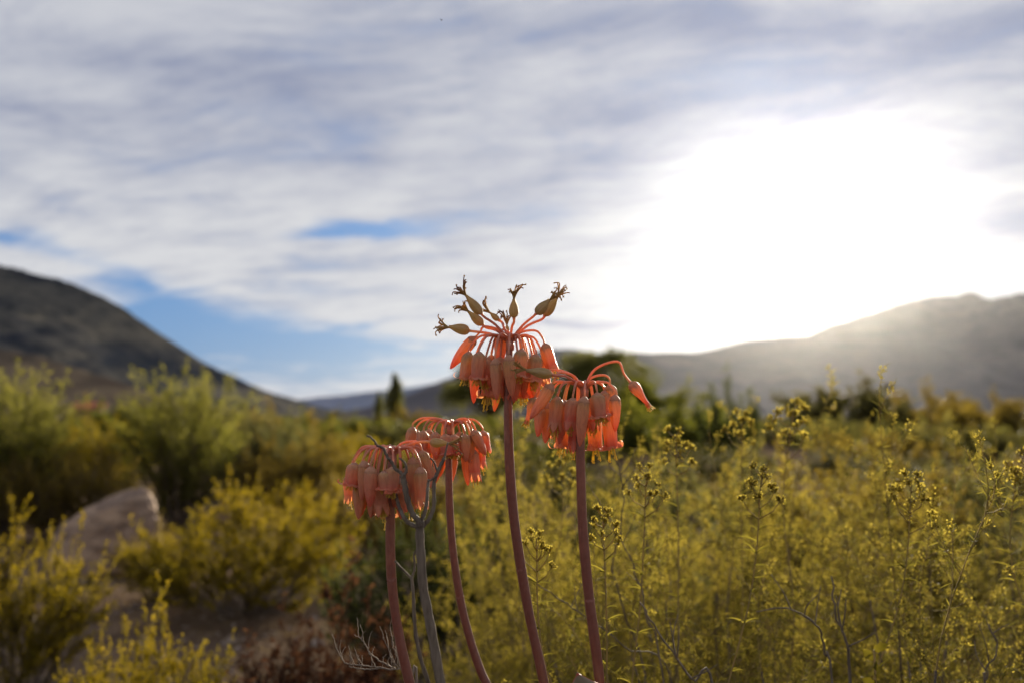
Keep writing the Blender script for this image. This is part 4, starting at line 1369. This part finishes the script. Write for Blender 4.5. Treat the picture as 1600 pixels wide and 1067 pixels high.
PB = at(900, 655, 0.66)
BASE = Vector((PB.x, PB.y, gz(PB.x, PB.y)))

# tallest flower, in the middle
flower_stalk('tallest coral flower stalk, brown seed capsules standing up above its drooping bells', 0.62, (797, 532),
             [(795, 575), (794, 640), (796, 720), (802, 800), (813, 880), (827, 960), (842, 1030), (850, 1067)], BASE + Vector((0.0, 0.0, 0)),
             [('bud', 742, 528, 701, 574, 0.002, 0, 0.008),
              ('open', 733, 551, 727, 598, -0.006), ('open', 749, 551, 746, 598, -0.014), ('bud', 743, 562, 740, 630, 0.006),
              ('half', 760, 560, 757, 606, -0.004), ('bud', 774, 562, 777, 625, -0.020), ('bud', 783, 527, 782, 570, 0.012, -0.006, 0.006),
              ('bud', 795, 556, 797, 620, -0.022), ('open', 815, 547, 810, 594, -0.016), ('bud', 809, 566, 805, 629, -0.004),
              ('bud', 821, 562, 818, 622, 0.008), ('open', 837, 555, 834, 601, -0.008), ('bud', 837, 570, 834, 621, 0.010),
              ('half', 851, 538, 867, 588, 0.000), ('half', 848, 560, 850, 606, 0.010), ('half', 768, 556, 766, 604, 0.014)],
             [(752, 490, 728, 462, -0.006), (754, 507, 732, 487, 0.004), (733, 517, 701, 512, 0.000), (779, 500, 765, 489, 0.012),
              (803, 496, 803, 467, -0.004), (838, 490, 859, 469, -0.006), (851, 493, 871, 464, 0.006), (793, 519, 792, 507, 0.016)],
             9, 1, scar=(818, 893))
# right-hand flower
flower_stalk('rightmost coral flower stalk, one blossom arching far out to the right', 0.60, (913, 604),
             [(910, 640), (907, 690), (908, 760), (911, 830), (919, 920), (928, 990), (935, 1045), (937, 1067)], BASE + Vector((0.035, 0.01, 0)),
             [('bud', 862, 601, 831, 656, -0.014), ('spent', 836, 622, 822, 662, 0.004, 0, 0.010), ('bud', 845, 638, 842, 682, 0.000), ('bud', 857, 630, 852, 692, 0.006),
              ('half', 871, 621, 866, 678, -0.008), ('bud', 881, 626, 877, 694, -0.002), ('half', 895, 623, 890, 676, -0.014),
              ('bud', 913, 621, 903, 697, -0.022), ('open', 933, 615, 937, 657, -0.016), ('bud', 961, 618, 961, 674, -0.010),
              ('bud', 953, 602, 957, 646, 0.006), ('spent', 986, 598, 1015, 636, -0.002, 0, 0.014), ('half', 925, 622, 927, 676, 0.006), ('half', 944, 612, 945, 660, 0.002)],
             [(862, 585, 822, 577, -0.016, 0.0, 885, 588)],
             8, 2, scar=(920, 934))
# middle flower, a little farther back
flower_stalk('short coral flower stalk in the middle, farthest back of the four', 0.68, (703, 664),
             [(702, 690), (701, 720), (703, 800), (709, 870), (720, 940), (735, 1000), (750, 1045), (760, 1067)], BASE + Vector((-0.05, 0.03, 0)),
             [('bud', 645, 668, 637, 708, 0.000), ('half', 662, 674, 656, 712, -0.006), ('bud', 680, 676, 682, 718, -0.012), ('open', 695, 679, 699, 713, -0.018),
              ('open', 708, 680, 711, 714, -0.014), ('bud', 726, 679, 727, 721, -0.012), ('bud', 734, 681, 733, 723, -0.004), ('bud', 739, 673, 757, 712, -0.008),
              ('half', 754, 674, 759, 710, 0.004), ('half', 670, 672, 668, 712, 0.006), ('open', 718, 676, 720, 712, 0.006), ('bud', 651, 672, 646, 706, 0.010)],
             [], 9, 3, stem_r=0.0028, bell_r=0.0040, scar=(718, 935), fill_r=0.022)
# left-hand flower
flower_stalk('leftmost coral flower stalk, half hidden by the dead grey stalk', 0.59, (613, 706),
             [(611, 745), (610, 800), (610, 860), (612, 905), (618, 960), (627, 1010), (636, 1050), (640, 1067)], BASE + Vector((-0.075, -0.01, 0)),
             [('open', 554, 724, 549, 762, -0.006), ('bud', 561, 748, 564, 811, 0.000), ('half', 546, 742, 549, 788, 0.012), ('bud', 569, 721, 566, 781, -0.010),
              ('bud', 580, 730, 579, 792, -0.018), ('bud', 583, 744, 581, 808, 0.002), ('half', 592, 741, 598, 809, -0.006), ('open', 602, 737, 603, 767, -0.020),
              ('open', 614, 730, 612, 774, -0.020), ('bud', 618, 742, 618, 793, -0.002), ('bud', 627, 748, 633, 800, -0.010), ('half', 645, 716, 646, 793, -0.004),
              ('half', 657, 731, 660, 798, -0.012), ('bud', 659, 705, 671, 751, 0.002), ('half', 668, 727, 671, 762, 0.012), ('open', 640, 728, 639, 775, 0.010)],
             [(673, 690, 700, 692, -0.010, 0.0, 645, 692)],
             8, 4, scar=(612, 903), fill_r=0.021)


# ------------------------------------------------------------------ dead grey stalk
def branch(root, name, pix, depth, r0, r1, mat, parent_M, jitter=0.0, sides=9, wob=None):
    pts = smooth_path([at(x, y, depth + (d if d else 0)) for x, y, d in [(p + (0,))[:3] for p in pix]], 6)
    n = len(pts)
    rj = random.Random(hash(pix[0]) & 0xffff)
    if jitter:
        pts = [pts[0]] + [p + Vector((rj.gauss(0, jitter), rj.gauss(0, jitter), rj.gauss(0, jitter))) for p in pts[1:]]
    rr = np.linspace(r0, r1, n) * np.array([1 + 0.10 * math.sin(i * 1.7 + r0 * 9000) for i in range(n)])
    mb = MB()
    sweep(mb, pts, rr, sides)
    return put(name, mb.mesh(name), mat, root, None)


DB = at(800, 655, 0.60)
DB = Vector((DB.x, DB.y, gz(DB.x, DB.y)))
M = Matrix.Translation(DB)
root = put('dead_stalk', None, None, None, M, 'dead grey forked flower stalk in front of the leftmost coral flower', 'dead stalk')
dpt = 0.565
path = [at(x, y, dpt) for x, y in [(657, 813), (656, 835), (658, 870), (661, 914), (669, 957), (677, 1000), (688, 1063)]]
path += [at(700, 1115, dpt + 0.002), at(718, 1190, dpt + 0.006), at(745, 1330, dpt + 0.01), DB - Vector((0, 0, 0.02))]
pts = smooth_path(path, 8)[::-1]
mb = MB()
sweep(mb, pts, np.linspace(0.0031, 0.0024, len(pts)) * np.array([1 + 0.05 * math.sin(i * 0.9) for i in range(len(pts))]), 14, rib=0.05)
put('stem', mb.mesh('stem'), M_dry, root, None)
branch(root, 'branch', [(657, 824), (648, 821), (637, 815), (628, 802), (621, 783, 0.008), (617, 765, 0.016)], dpt, 0.0014, 0.0010, M_dry, M)
bB = branch(root, 'branch', [(656, 822), (653, 812), (644, 801), (637, 781), (632, 757), (629, 742)], dpt - 0.002, 0.0016, 0.0017, M_dry, M)
branch(bB, 'twig', [(631, 746), (626, 738), (617, 731), (612, 721), (604, 711), (599, 700), (594, 697), (588, 694), (583, 686), (574, 680)], dpt - 0.003, 0.0011, 0.00055, M_dry, M, 0.0002)
branch(bB, 'twig', [(629, 744), (634, 738), (635, 731), (632, 722), (624, 715)], dpt - 0.003, 0.0010, 0.0006, M_dry, M, 0.0001)
branch(root, 'branch', [(657, 822), (659, 812), (664, 799), (667, 783), (668, 763), (670, 749, 0.004)], dpt, 0.0013, 0.0008, M_dry, M)
bD = branch(root, 'branch', [(657, 826), (664, 818), (672, 807), (678, 788), (678, 756), (682, 742), (688, 728), (694, 716)], dpt + 0.002, 0.0014, 0.0010, M_dry, M)
branch(bD, 'twig', [(692, 720), (695, 712), (697, 702), (700, 690)], dpt + 0.002, 0.0007, 0.00045, M_dry, M)
branch(bD, 'twig', [(684, 738), (681, 729), (678, 721), (672, 715)], dpt + 0.002, 0.0006, 0.00045, M_dry, M)
branch(bD, 'twig', [(682, 742), (674, 749), (668, 750)], dpt + 0.001, 0.0007, 0.0005, M_dry, M)

# thin dead twig beside it
TB = at(760, 655, 0.60)
TB = Vector((TB.x, TB.y, gz(TB.x, TB.y)))
root = put('dry_twig', None, None, None, Matrix.Translation(TB), 'thin forked dry twig between the leftmost coral stem and the dead grey stalk', 'twig')
path = [at(x, y, 0.575) for x, y in [(643, 901), (646, 930), (647, 957), (650, 993), (658, 1031), (669, 1065)]] + [at(682, 1110, 0.577), at(715, 1230, 0.582), TB - Vector((0, 0, 0.02))]
pts = smooth_path(path, 6)[::-1]
mb = MB()
sweep(mb, pts, np.linspace(0.0016, 0.0009, len(pts)) * np.array([1 + 0.12 * math.sin(i * 1.3) for i in range(len(pts))]), 8)
put('stem', mb.mesh('stem'), M_dry, root, None)
branch(root, 'branch', [(643, 903), (639, 899), (628, 888), (617, 876)], 0.575, 0.00075, 0.0006, M_dry, M)
branch(root, 'branch', [(643, 903), (646, 895), (648, 880), (647, 866), (651, 859)], 0.575, 0.00075, 0.0006, M_dry, M, 0.0001)

# little bare thorny bush at the foot of the leftmost stem
CB = at(650, 655, 0.66)
CB = Vector((CB.x, CB.y, gz(CB.x, CB.y)))
root = put('bare_twigs', None, None, None, Matrix.Translation(CB), 'pale bare leafless twigs spreading left from the foot of the leftmost stem', 'twigs')
td = 0.63
path = [at(626, 1043, td), at(640, 1066, td), at(652, 1150, td), CB - Vector((0, 0, 0.02))]
pts = smooth_path(path, 6)[::-1]
mb = MB()
sweep(mb, pts, np.linspace(0.0011, 0.0007, len(pts)), 7)
put('stem', mb.mesh('stem'), M_twig, root, None)
TW = [[(626, 1043), (611, 1045), (584, 1041), (556, 1038), (541, 1036), (533, 1027), (524, 1006)],
      [(618, 1044), (605, 1038), (592, 1031), (577, 1019), (570, 1005), (563, 996), (554, 991)],
      [(622, 1043), (612, 1030), (607, 1012), (598, 996)],
      [(600, 1043), (580, 1045), (560, 1044), (545, 1041)],
      [(626, 1043), (621, 1028), (614, 1008), (613, 994)]]
rj = random.Random(5)
for t_ in TW:
    bb_ = branch(root, 'branch', t_, td, 0.00058, 0.00030, M_twig, M, 0.0002, 6)
    for k in range(1, len(t_)):
        for rep in range(1 + k % 2):
            f = rj.uniform(0, 1)
            x0 = t_[k - 1][0] * (1 - f) + t_[k][0] * f
            y0 = t_[k - 1][1] * (1 - f) + t_[k][1] * f
            dx_ = rj.uniform(-16, 8)
            ln = rj.uniform(12, 32)
            branch(bb_, 'twig', [(x0, y0), (x0 + dx_ * 0.4, y0 - ln * 0.55), (x0 + dx_ * 0.4 + rj.uniform(-5, 5), y0 - ln)], td + rj.uniform(-0.003, 0.003), 0.00032, 0.00018, M_twig, M, 0.00012, 5)

# long straw-dry stems leaning through the right-hand shrubs
G_straw = 'grey dry stems leaning through the right-hand shrubs'
STRAW = [([(812, 892, 0), (860, 925, 0.02), (919, 967, 0.05), (975, 1010, 0.08), (1060, 1120, 0.12)], 0.70, 0.0006, 'straight dry stem slanting behind the tallest and rightmost coral stems'),
         ([(960, 700, 0), (972, 760, 0), (971, 830, 0.01), (958, 880, 0.02), (975, 960, 0.03), (1010, 1100, 0.05)], 0.86, 0.0009, 'grey dry stem rising just right of the rightmost coral stem'),
         ([(905, 730, 0.02), (945, 800, 0.01), (985, 870, 0), (1010, 960, 0), (1040, 1110, 0)], 0.80, 0.0007, 'thin grey stem crossing right of the rightmost coral stem'),
         ([(1180, 955, 0), (1230, 950, 0), (1275, 975, 0.01), (1290, 1020, 0.02), (1300, 1120, 0.02)], 0.72, 0.0009, 'pale dry stem curving over at the bottom right'),
         ([(1000, 940, 0), (1030, 990, 0), (1080, 1060, 0), (1120, 1140, 0)], 0.70, 0.0010, 'grey dry stem low in the shrub right of the rightmost coral stem'),
         ([(1300, 900, 0), (1305, 960, 0), (1325, 1010, 0), (1330, 1120, 0)], 0.74, 0.0012, 'knobbly grey dry stem at the bottom right below the golden shrub'),
         ([(1545, 975, 0), (1558, 1010, 0), (1540, 1060, 0), (1545, 1140, 0)], 0.74, 0.0009, 'grey dry stem near the bottom right corner')]
M_straw = plain_mat('weathered_stalk', (0.105, 0.082, 0.060), (0.19, 0.15, 0.11), 200.0, 0.85, 0.2, 0.4, (1, 1, 0.3), bdist=0.0005)
for pix, dpth, rad, lab in STRAW:
    b0 = at(pix[-1][0] + 20, 655, dpth + pix[-1][2])
    b0 = Vector((b0.x, b0.y, gz(b0.x, b0.y)))
    root = put('dry_stalk', None, None, None, Matrix.Translation(b0), lab, 'dry stalk', G_straw)
    pts = smooth_path([at(x, y, dpth + d) for x, y, d in pix] + [b0 - Vector((0, 0, 0.01))], 7)[::-1]
    rj = random.Random(len(lab))
    pts = [p + Vector((rj.gauss(0, 0.0007), rj.gauss(0, 0.0007), 0)) for p in pts]
    mb = MB()
    sweep(mb, pts, np.linspace(rad * 1.2, rad * 0.45, len(pts)), 7)
    put('stem', mb.mesh('stem'), M_straw, root, None)
    for k in range(4):
        i = int(len(pts) * rj.uniform(0.45, 0.95))
        q = pts[i]
        e = q + Vector((rj.uniform(-0.02, 0.02), rj.uniform(-0.01, 0.01), rj.uniform(0.008, 0.03)))
        mb = MB()
        sweep(mb, smooth_path([q, q.lerp(e, 0.5) + Vector((rj.gauss(0, 0.002), 0, 0)), e], 4), np.linspace(rad * 0.6, rad * 0.3, 9), 5)
        put('twig', mb.mesh('twig'), M_straw, root, None)


# ------------------------------------------------------------------ succulent leaves of the flowering plant
m, T, o = new_mat('fleshy_leaf')
obj = T.new('ShaderNodeTexCoord').outputs['Object']
t = tone_node(T)
c = T.mix(T.smooth(T.noise(obj, 30.0, 5.0, 0.6), 0.35, 0.65), (0.20, 0.155, 0.095), (0.25, 0.18, 0.11))
c = T.mix(T.smooth(t, 0.80, 0.97), c, (0.42, 0.06, 0.04))
pb = T.new('ShaderNodeBsdfPrincipled')
T.put(pb.inputs['Base Color'], c)
pb.inputs['Roughness'].default_value = 0.5
tr = T.new('ShaderNodeBsdfTranslucent')
T.put(tr.inputs['Color'], c)
mx = T.new('ShaderNodeMixShader')
mx.inputs[0].default_value = 0.15
m.node_tree.links.new(pb.outputs[0], mx.inputs[1])
m.node_tree.links.new(tr.outputs[0], mx.inputs[2])
m.node_tree.links.new(mx.outputs[0], o.inputs['Surface'])
M_flesh = m


def fleshy_leaf(length, width, thick):
    mb = MB()
    NL, NA = 18, 18
    V, A = [], []
    for i in range(NL):
        f = i / (NL - 1)
        w = width * (0.16 + 0.84 * math.sin(min(1, f * 1.0) ** 0.9 * math.pi * 0.78) ** 1.1) * (1 if f < 0.75 else (1 - ((f - 0.75) / 0.25) ** 1.3) * 0.98 + 0.02)
        th = thick * (1 - 0.45 * f) * (1 if f < 0.93 else (1 - f) / 0.07 * 0.9 + 0.1)
        for k in range(NA):
            a = 2 * math.pi * k / NA
            x = math.cos(a) * w * 0.5
            y = math.sin(a) * th * 0.5 + 0.10 * (x / width) ** 2 * width
            V.append((x, y - 0.10 * length * f * f, f * length))
            A.append(max(abs(math.cos(a)) ** 3 * 0.97, 0.0 if f < 0.94 else (f - 0.90) / 0.10))
    Q = []
    for i in range(NL - 1):
        for k in range(NA):
            Q.append((i * NA + k, i * NA + (k + 1) % NA, (i + 1) * NA + (k + 1) % NA, (i + 1) * NA + k))
    mb.add(V, Q, None, A)
    return mb.mesh('fleshy_leaf')


root = put('succulent_plant', None, None, None, Matrix.Translation(BASE), 'fleshy red-edged leaves of the flowering plant poking up at the bottom edge', 'succulent')
mb = MB()
sweep(mb, smooth_path([BASE + Vector((-0.02, 0.0, -0.03)), BASE + Vector((-0.03, -0.01, 0.15)), BASE + Vector((-0.02, -0.02, 0.36))], 8), np.linspace(0.012, 0.008, 17), 10)
put('stem', mb.mesh('stem'), M_darkwig, root, None)
FL = fleshy_leaf(0.10, 0.048, 0.010)
LV = [(896, 1034, 0.585, 0.05, 1.0), (803, 1058, 0.60, -0.10, 1.0)]
for px, py, dp, yaw, sc in LV:
    tipp = at(px, py, dp)
    basep = tipp + Vector((0.030 if px > 850 else 0.020, 0.012, -0.098))
    Ms = frame_to(basep, basep + (basep - tipp), 0.0)
    Ms = Ms @ Matrix.Rotation(-Ms.to_euler().z + yaw, 4, 'Z')
    put('leaf', FL, M_flesh, root, Ms)
for k in range(8):
    a = k * 0.8 + 0.4
    b0 = BASE + Vector((-0.02 + 0.008 * math.cos(a), -0.015 + 0.008 * math.sin(a), 0.20 + 0.012 * k))
    t0 = b0 + Vector((math.cos(a) * 0.07, math.sin(a) * 0.07, 0.055))
    put('leaf', FL, M_flesh, root, frame_to(b0, b0 + (b0 - t0), a + 1.57))

# ------------------------------------------------------------------ small yellow-leaved weed low at the right
wp = at(1366, 1015, 0.70)
WB = Vector((wp.x, wp.y + 0.01, gz(wp.x, wp.y)))
root = put('yellow_weed', None, None, None, Matrix.Translation(WB), 'small weed with broad yellow leaves low in the bottom right shrubs', 'weed')
mb = MB()
sweep(mb, smooth_path([WB - Vector((0, 0, 0.01)), WB + Vector((0.006, 0, 0.2)), wp], 8), np.linspace(0.0016, 0.0008, 17), 6)
put('stem', mb.mesh('stem'), M_shoot, root, None)
M_weed = leaf_mat('yellow_weed_leaf', [(0.0, (0.07, 0.062, 0.010)), (0.5, (0.10, 0.085, 0.012)), (1.0, (0.13, 0.105, 0.016))], 0.35)
wl_ = MB()
NL = 7
V, A = [], []
for i in range(NL):
    f = i / (NL - 1)
    w = 0.0032 * math.sin(math.pi * (0.08 + 0.92 * f) ** 0.8) * (1 + 0.25 * math.sin(f * 14))
    for s in (-1, 0, 1):
        V.append((s * w, -0.0012 * (1 - abs(s)) - 0.002 * f * f, 0.011 * f))
        A.append(0.5 + 0.3 * abs(s))
wl_.add(V, [(i * 3 + j, i * 3 + j + 1, i * 3 + j + 4, i * 3 + j + 3) for i in range(NL - 1) for j in range(2)], None, A)
WLM = wl_.mesh('weed_leaf')
for k in range(7):
    a = k * 2.4
    b0 = wp + Vector((0, 0, -0.006 * k))
    t0 = b0 + Vector((math.cos(a) * 0.02, math.sin(a) * 0.02, 0.010))
    put('leaf', WLM, M_weed, root, frame_to(b0, b0 + (b0 - t0), a))

# ------------------------------------------------------------------ pebbles and straw on the soil
r = np.random.default_rng(91)
n = 5200
dist_ = 0.9 + 8.0 * r.uniform(0, 1, n) ** 1.6
ax = r.uniform(-0.55, 0.55, n) * dist_
p = np.stack([ax, dist_, ground_z(ax, dist_) + 0.001], 1)
mb = MB()
sz = r.uniform(0.003, 0.012, n) * (1 + (r.uniform(0, 1, n) > 0.97) * 2.0)
V = p[:, None, :] + OCT[None] * sz[:, None, None] * r.uniform(0.6, 1.3, (n, 6, 1)) * np.array([1, 1, 0.6])
mb.add(V.reshape(-1, 3), None, ((np.arange(n) * 6)[:, None, None] + OCT_T[None]).reshape(-1, 3))
put('gravel', mb.mesh('gravel', False), plain_mat('pebble', (0.24, 0.175, 0.13), (0.36, 0.29, 0.23), 30.0), kind='stuff', label='small pebbles strewn over the bare soil', cat='gravel')
n = 9000
dist_ = 0.8 + 7.0 * r.uniform(0, 1, n) ** 1.5
ax = r.uniform(-0.55, 0.55, n) * dist_
p = np.stack([ax, dist_, ground_z(ax, dist_) + 0.002], 1)
d = r.normal(0, 1, (n, 3))
d[:, 2] = np.abs(d[:, 2]) * 0.35
mb = MB()
leaves(mb, p, unit(d), unit(r.normal(0, 1, (n, 3))), r.uniform(0.02, 0.07, n), r.uniform(0.001, 0.003, n), r.uniform(-1, 1, n), r.uniform(0, 1, n))
put('dry_litter', mb.mesh('dry_litter'), leaf_mat('straw', [(0.0, (0.10, 0.07, 0.04)), (0.5, (0.20, 0.145, 0.08)), (1.0, (0.32, 0.25, 0.15))], 0.25), kind='stuff', label='dry grass and leaf litter on the soil', cat='litter')
